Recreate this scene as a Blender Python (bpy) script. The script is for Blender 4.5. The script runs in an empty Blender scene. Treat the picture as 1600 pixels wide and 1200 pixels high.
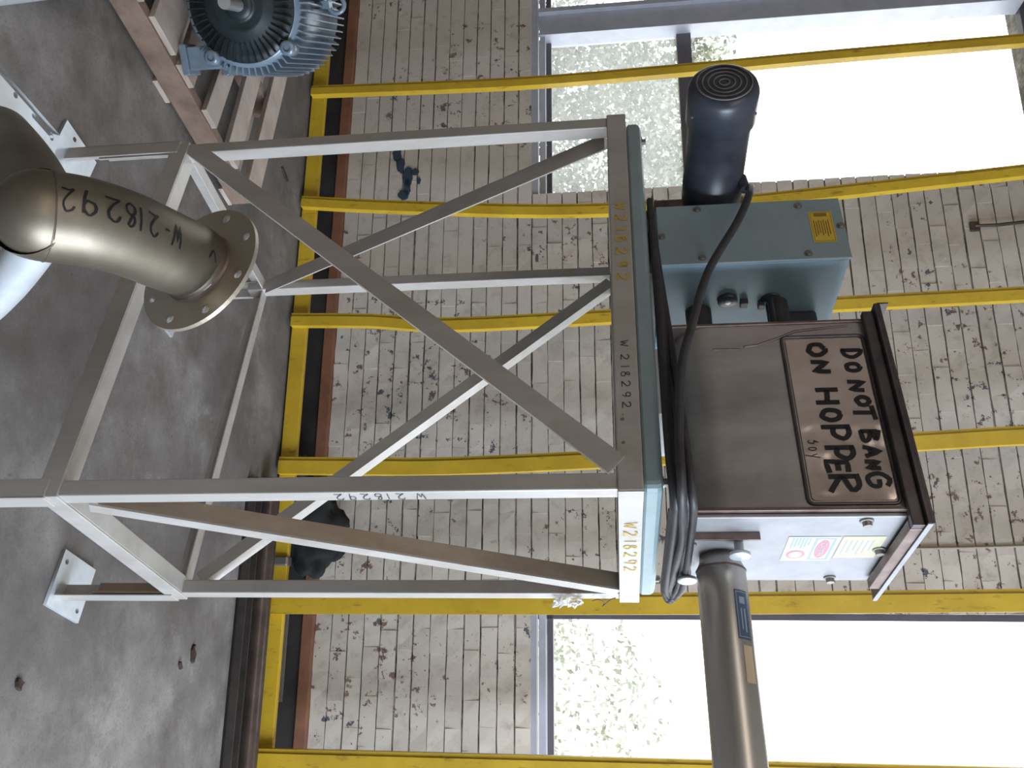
import bpy, bmesh, math, random
from mathutils import Vector, Matrix
from mathutils import noise as mnoise
rnd = random.Random(7)
scn = bpy.context.scene
COL = scn.collection
PI = math.pi

# ------------------------------------------------------------------ camera
# the photograph was taken with the camera turned on its side: up in the room is right in the frame
F_PX, CAM_H, PITCH, ROLL = 1303.03, 1.5584, 0.1163, 0.0266
fwd = Vector((0, math.cos(PITCH), -math.sin(PITCH)))
upv = Vector((0, math.sin(PITCH), math.cos(PITCH)))
rgt = Vector((1, 0, 0))
r2 = rgt * math.cos(ROLL) - upv * math.sin(ROLL)
u2 = rgt * math.sin(ROLL) + upv * math.cos(ROLL)
cd = bpy.data.cameras.new('camera'); cam = bpy.data.objects.new('camera', cd); COL.objects.link(cam)
cd.sensor_width = 36; cd.lens = F_PX / 1600 * 36; cd.clip_end = 200; cd.clip_start = .05
X, Y, Z = u2, -r2, -fwd
m = Matrix((X, Y, Z)).transposed().to_4x4(); m.translation = (0, 0, CAM_H)
cam.matrix_world = m
scn.camera = cam
CAMP = Vector((0, 0, CAM_H))

# ------------------------------------------------------------------ world and light
w = bpy.data.worlds.new('sky'); scn.world = w; w.use_nodes = True
bg = w.node_tree.nodes['Background']
bg.inputs[0].default_value = (0.93, 0.97, 1.0, 1); bg.inputs[1].default_value = 4.2
PHI = 0.2875
Wd = Vector((math.cos(PHI), -math.sin(PHI), 0)); Nd = Vector((math.sin(PHI), math.cos(PHI), 0))
def WP(s, d, z): return Wd * s + Nd * d + Vector((0, 0, z))      # wall frame: along, depth, height
def area(name, loc, target, sx, sy, power, col):
    l = bpy.data.lights.new(name, 'AREA'); l.shape = 'RECTANGLE'; l.size = sx; l.size_y = sy
    l.energy = power; l.color = col
    o = bpy.data.objects.new(name, l); COL.objects.link(o); o.location = loc
    o.rotation_euler = (Vector(target) - Vector(loc)).to_track_quat('-Z', 'Y').to_euler(); return o
area('daylight_right_opening', WP(4.75, 1.1, 2.55), WP(-1.2, 1.5, .8), 4.2, 3.2, 540, (.70, .83, 1.0))
area('fill_hall_behind', WP(-.8, -2.6, 4.5), WP(-.8, 3.9, 2.3), 5.0, 1.6, 84, (1.0, .90, .80))  # added fill lamp that lifts the ambient light; no opening on that side
scn.view_settings.view_transform = 'Standard'; scn.view_settings.look = 'None'
scn.view_settings.exposure = 0.0; scn.view_settings.gamma = 1; scn.view_settings.use_curve_mapping = False
try:
    scn.cycles.use_denoising = True
    scn.cycles.max_bounces = 8; scn.cycles.sample_clamp_indirect = 6
except Exception: pass

# ------------------------------------------------------------------ materials
def s2l(c):
    return tuple(((x / 12.92) if x <= .04045 else ((x + .055) / 1.055) ** 2.4) for x in c)
def rgb(r, g, b): return s2l((r / 255, g / 255, b / 255)) + (1,)
class NT:
    def __init__(s, name):
        s.m = bpy.data.materials.new(name); s.m.use_nodes = True; s.t = s.m.node_tree
        s.b = s.t.nodes['Principled BSDF']; s.out = s.t.nodes['Material Output']
    def n(s, typ, **kw):
        x = s.t.nodes.new(typ)
        for k, v in kw.items():
            if k.startswith('i_'):
                key = k[2:]; key = int(key) if key.isdigit() else key.replace('_', ' ')
                x.inputs[key].default_value = v
            else: setattr(x, k, v)
        return x
    def l(s, a, b): s.t.links.new(a, b)
    def pos(s, scale=(1, 1, 1), rot=(0, 0, 0), obj=False):
        mp = s.n('ShaderNodeMapping'); mp.inputs['Scale'].default_value = scale; mp.inputs['Rotation'].default_value = rot
        if obj: g = s.n('ShaderNodeTexCoord'); s.l(g.outputs['Object'], mp.inputs['Vector'])
        else: g = s.n('ShaderNodeNewGeometry'); s.l(g.outputs['Position'], mp.inputs['Vector'])
        return mp.outputs[0]
    def noise(s, scale, detail=4, rough=.6, vec=None, **kw):
        x = s.n('ShaderNodeTexNoise'); x.inputs['Scale'].default_value = scale
        x.inputs['Detail'].default_value = detail; x.inputs['Roughness'].default_value = rough
        s.l(vec if vec is not None else s.pos(), x.inputs['Vector']); return x.outputs['Fac']
    def ramp(s, fac, stops):
        x = s.n('ShaderNodeValToRGB'); e = x.color_ramp.elements
        while len(e) < len(stops): e.new(.5)
        for i, (p, c) in enumerate(stops):
            e[i].position = p; e[i].color = c if len(c) == 4 else tuple(c) + (1,)
        s.l(fac, x.inputs[0]); return x.outputs[0]
    def mix(s, fac, a, b, mode='MIX'):
        x = s.n('ShaderNodeMix', data_type='RGBA', blend_type=mode)
        if isinstance(fac, (int, float)): x.inputs[0].default_value = fac
        else: s.l(fac, x.inputs[0])
        for i, c in ((6, a), (7, b)):
            if isinstance(c, tuple): x.inputs[i].default_value = c
            else: s.l(c, x.inputs[i])
        return x.outputs[2]
    def base(s, c):
        if isinstance(c, tuple): s.b.inputs['Base Color'].default_value = c
        else: s.l(c, s.b.inputs['Base Color'])
    def bump(s, h, strength=.3, dist=.01):
        x = s.n('ShaderNodeBump'); x.inputs['Strength'].default_value = strength; x.inputs['Distance'].default_value = dist
        s.l(h, x.inputs['Height']); s.l(x.outputs[0], s.b.inputs['Normal'])
    def set(s, rough=None, metal=None, spec=None):
        if rough is not None: s.b.inputs['Roughness'].default_value = rough
        if metal is not None: s.b.inputs['Metallic'].default_value = metal
        if spec is not None: s.b.inputs['Specular IOR Level'].default_value = spec
        return s
BW = [(0, (0, 0, 0)), (1, (1, 1, 1))]
def plain(name, c, rough=.6, metal=0, var=.18, scale=14, bump=0, obj=False):
    t = NT(name); c = rgb(*c); dk = tuple(x * (1 - var) for x in c[:3]) + (1,); lt = tuple(min(1, x * (1 + var)) for x in c[:3]) + (1,)
    f = t.noise(scale, 5, .65, t.pos(obj=obj)); t.base(t.ramp(f, [(.3, dk), (.7, lt)])); t.set(rough, metal)
    if bump: t.bump(t.noise(scale * 6, 3, .6), bump, .004)
    return t.m
M = {}
# concrete floor
t = NT('concrete_floor'); t.set(.68, 0, .3)
f1 = t.noise(1.3, 7, .62); f2 = t.noise(4.5, 9, .75); f3 = t.noise(120, 2, .5)
c = t.ramp(f1, [(.34, rgb(86, 81, 78)), (.5, rgb(112, 107, 104)), (.66, rgb(146, 142, 138))])
c = t.mix(t.ramp(f2, [(.46, (.0, .0, .0)), (.62, (.55, .55, .55))]), c, rgb(84, 78, 73))
c = t.mix(t.ramp(t.noise(3.1, 6, .8, t.pos((1, 1, 1), (0, 0, .8))), [(.6, (0, 0, 0)), (.72, (.5, .5, .5))]), c, rgb(158, 155, 152))
c = t.mix(t.ramp(f3, [(.30, (.35, .35, .35)), (.45, (0, 0, 0))]), c, rgb(80, 76, 72))
spot = t.n('ShaderNodeTexVoronoi'); spot.inputs['Scale'].default_value = 5.5; t.l(t.pos(), spot.inputs['Vector'])
c = t.mix(t.ramp(spot.outputs['Distance'], [(.0, (.9, .9, .9)), (.035, (0, 0, 0))]), c, rgb(52, 44, 40))
t.base(c); t.bump(f3, .12, .003); M['floor'] = t.m
# painted brick: cream paint, flaked through to dark blue and brick red
def brickmat(name, joints):
    t = NT(name); t.set(.62, 0, .35)
    oi = t.n('ShaderNodeObjectInfo')
    base = t.ramp(t.noise(2.4, 5, .6), [(.3, rgb(186, 177, 165)), (.7, rgb(204, 195, 184))])
    base = t.mix(t.ramp(oi.outputs['Random'], [(0, (0, 0, 0)), (1, (.35, .35, .35))]), base, rgb(170, 158, 146))
    grime = t.noise(16, 6, .7)
    base = t.mix(t.ramp(grime, [(.52, (0, 0, 0)), (.8, (.6, .6, .6))]), base, rgb(128, 112, 100))
    mask = t.ramp(t.noise(1.15, 2, .5, t.pos((1, 1, .9))), [(.44, (0, 0, 0)), (.60, (1, 1, 1))])
    hgt = t.n('ShaderNodeSeparateXYZ'); t.l(t.pos(), hgt.inputs[0])
    low = t.ramp(hgt.outputs['Z'], [(.0, (.9, .9, .9)), (.55, (.1, .1, .1))]); 
    low.node.color_ramp.elements[0].position = .3; low.node.color_ramp.elements[1].position = 1.0
    mask = t.mix(.5, mask, low, 'SCREEN')
    ch = t.noise(17, 6, .72)
    chips = t.ramp(ch, [(.585, (0, 0, 0)), (.61, (1, 1, 1))])
    chips = t.mix(1.0, chips, mask, 'MULTIPLY')
    chips = t.ramp(chips, [(.5, (0, 0, 0)), (.56, (.9, .9, .9))])
    under = t.ramp(t.noise(4.0, 2, .5), [(.44, rgb(52, 62, 78)), (.50, rgb(96, 62, 52)), (.60, rgb(110, 84, 74))])
    base = t.mix(chips, base, under)
    if joints:
        cr = t.noise(5.0, 6, .75, t.pos((1, 1, 3)))
        base = t.mix(t.ramp(cr, [(.42, (.95, .95, .95)), (.60, (.25, .25, .25))]), base, rgb(58, 48, 42))
    t.base(base)
    t.bump(t.noise(55, 4, .6), .22, .004)
    return t.m
M['brick'] = brickmat('painted_brick', False); M['mortar'] = brickmat('cracked_painted_mortar', True)
M['plaster'] = plain('old_plaster', (150, 140, 128), .8, 0, .1, 3)
M['curb'] = plain('red_brown_curb', (124, 82, 60), .8, 0, .3, 6, .3)
M['dark'] = plain('painted_gap_shade', (42, 38, 36), .8, 0, .3, 10)  # shade of the gap behind the rail, put into the colour
t = NT('yellow_paint'); t.set(.42, 0, .5)
c = t.ramp(t.noise(5, 5, .6), [(.3, rgb(178, 144, 36)), (.7, rgb(200, 166, 46))])
c = t.mix(t.ramp(t.noise(34, 5, .7, t.pos((1, 1, .3))), [(.58, (0, 0, 0)), (.72, (.75, .75, .75))]), c, rgb(112, 84, 30)); t.base(c); M['yellow'] = t.m
t = NT('welded_aluminium'); t.set(.45, .3)
c = t.ramp(t.noise(9, 6, .65, t.pos((1, 1, .25))), [(.3, rgb(166, 161, 154)), (.7, rgb(190, 186, 182))])
c = t.mix(t.ramp(t.noise(4, 5, .7), [(.56, (0, 0, 0)), (.74, (.35, .35, .35))]), c, rgb(136, 104, 78)); t.base(c)
t.bump(t.noise(90, 3, .6), .08, .002); M['alu'] = t.m
t = NT('brown_angle'); t.set(.5, .4)
c = t.ramp(t.noise(7, 6, .65, t.pos((1, 1, .4))), [(.3, rgb(150, 128, 106)), (.7, rgb(178, 164, 148))]); t.base(c); M['alu_brown'] = t.m  # browner, darker tone of the stand metal
M['teal'] = plain('teal_enamel', (132, 150, 154), .4, 0, .1, 8)
M['box_teal'] = plain('blue_grey_enamel', (132, 160, 176), .38, 0, .08, 9)
M['box_cover'] = plain('grey_teal_cover', (134, 152, 160), .4, 0, .08, 9)
M['black'] = plain('black_paint', (58, 62, 72), .34, 0, .3, 12)
M['rubber'] = plain('black_rubber', (52, 50, 53), .5, 0, .35, 30)
t = NT('stainless_sheet'); t.set(.38, .55)
c = t.ramp(t.noise(6, 6, .65, t.pos((1.2, 1.2, .35))), [(.3, rgb(160, 154, 154)), (.7, rgb(200, 194, 192))]); t.base(c)
t.bump(t.noise(7, 3, .5), .25, .02); M['steel'] = t.m
t = NT('bright_stainless_plate'); t.set(.5, .3)
c = t.ramp(t.noise(12, 5, .65), [(.3, rgb(140, 140, 142)), (.7, rgb(156, 156, 160))]); t.base(c); M['steel_white'] = t.m
t = NT('brown_edge_steel'); t.set(.45, .6); t.base(t.ramp(t.noise(20, 5, .6), [(.3, rgb(104, 88, 84)), (.7, rgb(136, 120, 114))])); M['steel_brown'] = t.m
t = NT('dark_sealant_steel'); t.set(.4, .6); t.base(t.ramp(t.noise(14, 5, .6), [(.3, rgb(72, 66, 70)), (.7, rgb(104, 96, 98))])); M['steel_dark'] = t.m
t = NT('rippled_panel_steel'); t.set(.22, .5); t.base(t.ramp(t.noise(5, 4, .5), [(.3, rgb(192, 174, 164)), (.7, rgb(220, 206, 198))]))
t.bump(t.noise(8, 2, .4), .7, .04); M['panel'] = t.m
t = NT('spun_stainless_duct'); t.set(.47, .85)
c = t.ramp(t.noise(5, 6, .7), [(.3, rgb(118, 110, 96)), (.7, rgb(146, 138, 124))]); t.base(c)
t.bump(t.noise(60, 3, .6), .05, .003); M['duct'] = t.m
M['flange'] = plain('flange_plate', (168, 158, 142), .4, .55, .08, 9)
M['zinc'] = plain('zinc_plate', (200, 206, 212), .42, .4, .1, 16)
M['bolt'] = plain('bright_bolt', (215, 214, 212), .28, .75, .06, 30)
M['dull_bolt'] = plain('dull_bolt', (142, 138, 132), .4, .7, .1, 30)
M['tube'] = plain('satin_tube', (176, 172, 166), .33, .8, .05, 8)
t = NT('weathered_pallet_wood'); t.set(.75)
g = t.noise(8, 6, .65, t.pos((1, 1, 6))); oi = t.n('ShaderNodeObjectInfo')
c = t.ramp(g, [(.3, rgb(150, 132, 120)), (.55, rgb(180, 164, 152)), (.75, rgb(200, 188, 178))])
c = t.mix(t.ramp(oi.outputs['Random'], [(0, (0, 0, 0)), (1, (.5, .5, .5))]), c, rgb(190, 178, 168)); t.base(c); t.bump(g, .3, .004); M['wood'] = t.m
t = NT('brown_stringer_wood'); t.set(.75)
g = t.noise(10, 6, .65); t.base(t.ramp(g, [(.3, rgb(112, 92, 80)), (.7, rgb(146, 124, 110))])); t.bump(g, .3, .004); M['wood_dark'] = t.m
M['motor_blue'] = plain('blue_grey_casting', (122, 138, 154), .28, .2, .12, 18)
M['motor_dark'] = plain('dark_casting', (34, 44, 48), .38, .1, .25, 18)
M['wframe'] = plain('grey_window_frame', (172, 174, 184), .45, .3, .1, 10)
M['wdark'] = plain('dark_window_frame', (92, 88, 96), .5, .2, .1, 10)
M['rust_pipe'] = plain('dark_steel_pipe', (88, 76, 70), .32, .6, .3, 14)
M['channel'] = plain('dark_steel_channel', (66, 60, 56), .5, .4, .3, 12)
M['bag'] = plain('dark_green_plastic', (30, 33, 34), .8, 0, .3, 10)
M['ink'] = plain('black_marker', (20, 18, 24), .5, 0, .1)
M['ink_thin'] = plain('thin_black_marker', (52, 46, 44), .6, 0, .1)
M['ink_yellow'] = plain('yellow_paint_marker', (184, 156, 70), .6, 0, .12, 40)
M['label_yellow'] = plain('yellow_label', (206, 178, 60), .5, 0, .05)
M['label_cream'] = plain('faded_yellow_label', (176, 172, 146), .5, 0, .04)
M['label_white'] = plain('white_label', (172, 174, 182), .5, 0, .03)
M['label_blue'] = plain('blue_print', (120, 138, 160), .5, 0, .05)
M['label_grey'] = plain('pale_blue_print', (138, 152, 168), .5, 0, .05)
M['label_red'] = plain('faded_red_print', (180, 122, 130), .5, 0, .05)
M['label_navy'] = plain('navy_sticker', (70, 86, 112), .5, 0, .05)
M['label_tan'] = plain('tan_sticker', (192, 170, 140), .5, 0, .05)
M['print_brown'] = plain('brown_print', (140, 108, 50), .5, 0, .05)
M['leafb'] = plain('dry_leaf', (52, 38, 32), .8, 0, .3, 60)
t = NT('clear_window_glass'); tr = t.n('ShaderNodeBsdfTransparent'); gl = t.n('ShaderNodeBsdfGlossy'); gl.inputs['Roughness'].default_value = .03
mx = t.n('ShaderNodeMixShader'); mx.inputs[0].default_value = .06; t.l(tr.outputs[0], mx.inputs[1]); t.l(gl.outputs[0], mx.inputs[2]); t.l(mx.outputs[0], t.out.inputs[0]); M['glass'] = t.m
t = NT('dusty_window_glass'); tr = t.n('ShaderNodeBsdfTransparent'); gl = t.n('ShaderNodeBsdfTranslucent'); gl.inputs[0].default_value = (.9, .92, .95, 1)
mx = t.n('ShaderNodeMixShader'); mx.inputs[0].default_value = .12; t.l(tr.outputs[0], mx.inputs[1]); t.l(gl.outputs[0], mx.inputs[2]); t.l(mx.outputs[0], t.out.inputs[0]); M['glass_dusty'] = t.m
t = NT('sunlit_leaves'); t.set(.6); oi = t.n('ShaderNodeTexNoise'); oi.inputs['Scale'].default_value = 3; t.l(t.pos(), oi.inputs['Vector'])
t.base(t.ramp(oi.outputs['Fac'], [(.3, rgb(146, 150, 134)), (.7, rgb(184, 187, 168))])); M['leaf'] = t.m
M['bark'] = plain('bark', (110, 92, 76), .9)
M['grass'] = plain('outside_ground', (150, 150, 130), .9, 0, .1, 3)
t = NT('clear_plastic_film'); t.set(.15); t.base((.75, .75, .74, 1)); t.b.inputs['Alpha'].default_value = .55; M['film'] = t.m

# ------------------------------------------------------------------ builders
def link(o, parent=None):
    COL.objects.link(o)
    if parent is not None: o.parent = parent
    return o
def tag(o, label=None, cat=None, group=None, kind=None):
    if label: o['label'] = label
    if cat: o['category'] = cat
    if group: o['group'] = group
    if kind: o['kind'] = kind
    return o
def worldloc(o):
    v = Vector((0, 0, 0))
    while o is not None: v = v + o.location; o = o.parent
    return v
def thing(name, label, cat, loc=(0, 0, 0), group=None):
    o = bpy.data.objects.new(name, None); o.empty_display_size = .1; link(o); o.location = loc
    return tag(o, label, cat, group)
class MB:
    """collects geometry in world coordinates, links it as one mesh object"""
    def __init__(s): s.v = []; s.f = []; s.sm = []
    def add(s, vs, fs, smooth=False):
        k = len(s.v); s.v += [Vector(v) for v in vs]; s.f += [[i + k for i in f] for f in fs]; s.sm += [smooth] * len(fs); return s
    def hexa(s, p):  # 8 points: bottom 4 loop, top 4 loop
        return s.add(p, [(3, 2, 1, 0), (4, 5, 6, 7), (0, 1, 5, 4), (1, 2, 6, 5), (2, 3, 7, 6), (3, 0, 4, 7)])
    def box(s, fn, a0, a1, b0, b1, z0, z1):
        return s.hexa([fn(a0, b0, z0), fn(a1, b0, z0), fn(a1, b1, z0), fn(a0, b1, z0), fn(a0, b0, z1), fn(a1, b0, z1), fn(a1, b1, z1), fn(a0, b1, z1)])
    def prism(s, prof, p0, p1, smooth=False):  # prof(point list) at both ends
        n = len(p0); fs = [list(range(n))[::-1], list(range(n, 2 * n))] + [(i, (i + 1) % n, n + (i + 1) % n, n + i) for i in range(n)]
        k = len(s.v); s.add(list(p0) + list(p1), fs, smooth)
        if smooth: s.sm[-len(fs)] = False; s.sm[-len(fs) + 1] = False
        return s
    def sweep(s, pts, rad, seg=16, caps=True, smooth=True, closed=False):
        pts = [Vector(p) for p in pts]; n = len(pts)
        rad = rad if isinstance(rad, (list, tuple)) else [rad] * n
        ref = None; rings = []
        for i in range(n):
            a = pts[(i - 1) % n] if (closed or i > 0) else pts[i]; b = pts[(i + 1) % n] if (closed or i < n - 1) else pts[i]
            T = (b - a).normalized()
            if ref is None: ref = T.orthogonal().normalized()
            ref = (ref - T * ref.dot(T)).normalized(); B = T.cross(ref)
            rings.append([pts[i] + (ref * math.cos(2 * PI * k / seg) + B * math.sin(2 * PI * k / seg)) * rad[i] for k in range(seg)])
        vs = [v for r in rings for v in r]; fs = []
        for i in range(n if closed else n - 1):
            j = (i + 1) % n
            for k in range(seg): k2 = (k + 1) % seg; fs.append((i * seg + k, i * seg + k2, j * seg + k2, j * seg + k))
        s.add(vs, fs, smooth)
        if caps and not closed:
            s.add(rings[0], [list(range(seg))[::-1]]); s.add(rings[-1], [list(range(seg))])
        return s
    def cyl(s, p0, p1, r, seg=16, r1=None, smooth=True): return s.sweep([p0, p1], [r, r if r1 is None else r1], seg, True, smooth)
    def lathe(s, c, axis, prof, seg=32, smooth=True, ref=None):  # prof: (distance along axis, radius)
        c = Vector(c); A = Vector(axis).normalized(); R = (Vector(ref) if ref is not None else A.orthogonal()).normalized(); R = (R - A * R.dot(A)).normalized(); B = A.cross(R)
        vs = [c + A * h + (R * math.cos(2 * PI * k / seg) + B * math.sin(2 * PI * k / seg)) * r for h, r in prof for k in range(seg)]
        fs = [(i * seg + k, i * seg + (k + 1) % seg, (i + 1) * seg + (k + 1) % seg, (i + 1) * seg + k) for i in range(len(prof) - 1) for k in range(seg)]
        return s.add(vs, fs, smooth)
    def build(s, name, mat, parent=None, bevel=0, **kw):
        me = bpy.data.meshes.new(name); org = worldloc(parent)
        me.from_pydata([v - org for v in s.v], [], s.f); me.polygons.foreach_set('use_smooth', s.sm)
        bm = bmesh.new(); bm.from_mesh(me)
        bmesh.ops.recalc_face_normals(bm, faces=bm.faces); bm.to_mesh(me); bm.free()
        me.materials.append(M[mat] if isinstance(mat, str) else mat)
        o = link(bpy.data.objects.new(name, me), parent)
        if bevel:
            b = o.modifiers.new('bevel', 'BEVEL'); b.width = bevel; b.segments = 2; b.limit_method = 'ANGLE'
        return tag(o, **kw)
def catmull(P, n=8, closed=False):
    P = [Vector(p) for p in P]; out = []; m_ = len(P)
    for i in range(m_ if closed else m_ - 1):
        g = (lambda j: P[j % m_]) if closed else (lambda j: P[max(0, min(m_ - 1, j))])
        p0, p1, p2, p3 = g(i - 1), g(i), g(i + 1), g(i + 2)
        for k in range(n):
            t_ = k / n; out.append(.5 * ((2 * p1) + (p2 - p0) * t_ + (2 * p0 - 5 * p1 + 4 * p2 - p3) * t_ ** 2 + (3 * p1 - p0 - 3 * p2 + p3) * t_ ** 3))
    if not closed: out.append(P[-1])
    return out
def xyz(a, b, z): return Vector((a, b, z))

# hand lettering: strokes in a 0..1 box
def arc(cx, cy, rx, ry, a0, a1, n=9): return [(cx + rx * math.cos(math.radians(a0 + (a1 - a0) * i / n)), cy + ry * math.sin(math.radians(a0 + (a1 - a0) * i / n))) for i in range(n + 1)]
GL = {
 'W': [[(.0, 1), (.22, .02), (.45, .75), (.68, .0), (.98, .98)]],
 '2': [arc(.42, .72, .38, .27, 170, -30) + [(.5, .35), (.05, .03), (.35, .08), (.95, .02)]],
 '1': [[(.5, 1), (.48, 0)]],
 '8': [arc(.5, .75, .3, .24, 60, 270, 8) + arc(.5, .26, .36, .25, 90, -250, 12) + [(.72, .95)]],
 '9': [arc(.5, .72, .33, .27, 20, 340, 12) + [(.82, .95), (.78, .4), (.62, 0)]],
 '-': [[(.2, .45), (.75, .45)]], '.': [[(.35, .02), (.5, .02)]],
 'D': [[(.1, 1), (.08, 0)], [(.0, 1), (.45, .95), (.85, .55), (.6, .1), (.0, .0)]],
 'O': [arc(.48, .5, .42, .46, 100, 460, 14)],
 'N': [[(.05, 0), (.1, 1), (.8, .05), (.85, 1)]],
 'T': [[(.45, 1), (.42, 0)], [(-.1, .92), (1.0, 1.05)]],
 'B': [[(.1, 1), (.08, 0)], [(.0, 1), (.55, .97), (.7, .75), (.15, .55), (.75, .45), (.8, .12), (.0, .0)]],
 'A': [[(.0, 0), (.45, 1), (.9, .0)], [(.15, .38), (.78, .4)]],
 'G': [[(.85, .85), (.45, 1), (.08, .55), (.3, .05), (.8, .12), (.85, .5), (.45, .48)]],
 'H': [[(.08, 1), (.08, 0)], [(.85, 1), (.85, 0)], [(.1, .5), (.85, .52)]],
 'P': [[(.12, 1), (.12, -.1)], [(.0, .95), (.55, 1), (.9, .75), (.6, .45), (.15, .4)]],
 'E': [[(.85, .95), (.2, .95), (.1, .05), (.9, .05)], [(.15, .5), (.75, .52)]],
 'R': [[(.12, 1), (.12, 0)], [(.0, .95), (.6, 1), (.85, .72), (.15, .48), (.95, .0)]],
 'z': [[(.05, .6), (.5, .95), (.3, .6), (.75, .5), (.4, .1), (.0, .25)]],
 'o': [arc(.45, .4, .3, .3, 90, 450, 10)],
 'y': [[(.1, .7), (.4, .3)], [(.85, .9), (.35, -.3)]],
 'V': [[(.0, .9), (.45, .0), (.95, .75)]],
}
def writing(text, fn, height, cw, gap, width, name, mat, parent, label=None, jit=.03, sizes=None, space=.6):
    """fn(u,v) -> (point, normal) on the surface; u along the line, v up"""
    mb = MB(); u = 0; r_ = random.Random(len(text) * 7 + int(height * 1e4))
    for i, ch in enumerate(text):
        if ch == ' ': u += cw * space; continue
        k = sizes[i] if sizes else 1
        for st in GL[ch]:
            pts = [Vector((u + x * cw * k * (.85 if ch not in '1.-' else .7), (y * height * k) + r_.uniform(-jit, jit) * height, 0)) for x, y in st]
            q = catmull(pts, 3) if len(pts) > 2 and ch not in 'WNHETA' else [pts[0].lerp(pts[-1], j / 4) for j in range(5)] if len(pts) == 2 else [a.lerp(b, j / 3) for a, b in zip(pts, pts[1:]) for j in range(3)] + [pts[-1]]
            L, R = [], []
            for j in range(len(q)):
                d = (q[min(j + 1, len(q) - 1)] - q[max(j - 1, 0)]); d = d.normalized() if d.length > 1e-9 else Vector((1, 0, 0))
                n_ = Vector((-d.y, d.x, 0)) * width * .5
                for arr, sg in ((L, 1), (R, -1)):
                    uv = q[j] + n_ * sg; p, nn = fn(uv.x, uv.y); arr.append(p + nn * .0009)
            m_ = len(L); mb.add(L + R, [(j, j + 1, m_ + j + 1, m_ + j) for j in range(m_ - 1)])
        u += cw * k * (1 if ch not in '1.' else .55) + gap
    return mb.build(name, mat, parent, label=label, kind=None if len(text) == 1 else 'stuff')
def patch(mb, fn, u0, u1, v0, v1, h=.0005):
    c = [fn(u, v) for u, v in ((u0, v0), (u1, v0), (u1, v1), (u0, v1))]
    return mb.add([p + n * h for p, n in c], [(0, 1, 2, 3)])

# ------------------------------------------------------------------ the room
mb = MB(); mb.box(WP, -7.5, 5.2, -5.5, 3.99, -.1, 0); mb.build('floor', 'floor', kind='structure')
mb = MB(); mb.box(WP, -7.5, 5.2, -5.5, 4.3, 4.9, 5.0); mb.build('ceiling', 'plaster', kind='structure')
mb = MB(); mb.box(WP, -7.6, -7.5, -5.5, 4.3, 0, 4.9); mb.build('wall_left', 'plaster', kind='structure')
mb = MB(); mb.box(WP, -7.6, 5.3, -5.6, -5.5, 0, 4.9); mb.build('wall_front', 'plaster', kind='structure')
mb = MB(); mb.box(WP, 5.2, 5.3, -5.5, -1.2, 0, 4.9); mb.box(WP, 5.2, 5.3, 3.4, 4.3, 0, 4.9); mb.box(WP, 5.2, 5.3, -1.2, 3.4, 4.3, 4.9); mb.box(WP, 5.2, 5.3, -1.2, 3.4, 0, .9)
mb.build('wall_right', 'plaster', kind='structure')
DW = 3.95
O1 = (-4.6, -2.215, 1.16, 3.86)      # window openings: s0, s1, z0, z1
O2 = (-.075, 2.2, 1.15, 3.86)
BT = .010
mb = MB()
def wallslab(s0, s1, z0, z1, name=None): mb.box(WP, s0, s1, DW + BT, DW + .34, z0, z1)
for s0, s1, z0, z1 in ((-7.5, O1[0], 0, 4.9), (O1[0], O1[1], 0, O1[2]), (O1[0], O1[1], O1[3], 4.9), (O1[1], O2[0], 0, 4.9), (O2[0], O2[1], 0, O2[2]), (O2[0], O2[1], O2[3], 4.9), (O2[1], 5.2, 0, 4.9)):
    wallslab(s0, s1, z0, z1)
wall = mb.build('wall_back', 'mortar', kind='structure')
# bricks, each its own object (12 shared shapes), standing proud of the mortar
H, LB = .0787, .213
shapes = []
for k in range(24):
    bm = bmesh.new(); bmesh.ops.create_cube(bm, size=1)
    bmesh.ops.subdivide_edges(bm, edges=[e for e in bm.edges if abs((e.verts[0].co - e.verts[1].co).x) > .5], cuts=2)
    for v in bm.verts:
        v.co.x += rnd.uniform(-.008, .008); v.co.z += rnd.uniform(-.034, .02); v.co.y += rnd.uniform(-.12, .12) if v.co.y < 0 else 0
    me = bpy.data.meshes.new('brick'); bm.to_mesh(me); bm.free(); me.materials.append(M['brick']); shapes.append(me)
bricks = []
z = .155; row = 0
while z < 3.84:
    hh = min(H, 3.86 - z)
    segs = [(-5.2, 2.6)]
    if z + hh * .6 > O1[2]:
        segs = [(-5.2, O1[0]), (O1[1], O2[0]), (O2[1], 2.6)]
    s_off = (row % 2) * LB / 2 + rnd.uniform(-.02, .02)
    for a0, a1 in segs:
        x = math.floor((a0 - s_off) / LB) * LB + s_off
        while x < a1:
            b0, b1 = max(x, a0), min(x + LB, a1)
            if b1 - b0 > .02: bricks.append((b0, b1, z, z + hh))
            x += LB
    z += H; row += 1
def vis(b):
    s = (b[0] + b[1]) / 2; zz = (b[2] + b[3]) / 2
    P_ = WP(s, DW, zz) - CAMP; zc = P_.dot(fwd); v_ = 800 + F_PX * P_.dot(u2) / zc; u_ = 600 + F_PX * P_.dot(r2) / zc
    if not (-20 < v_ < 1620 and -20 < u_ < 1220): return 9
    hidden = (950 < v_ < 1440 and 330 < u_ < 920)
    return zc + (3 if hidden else 0)
order = sorted(bricks, key=vis)
rest = MB()
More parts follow.
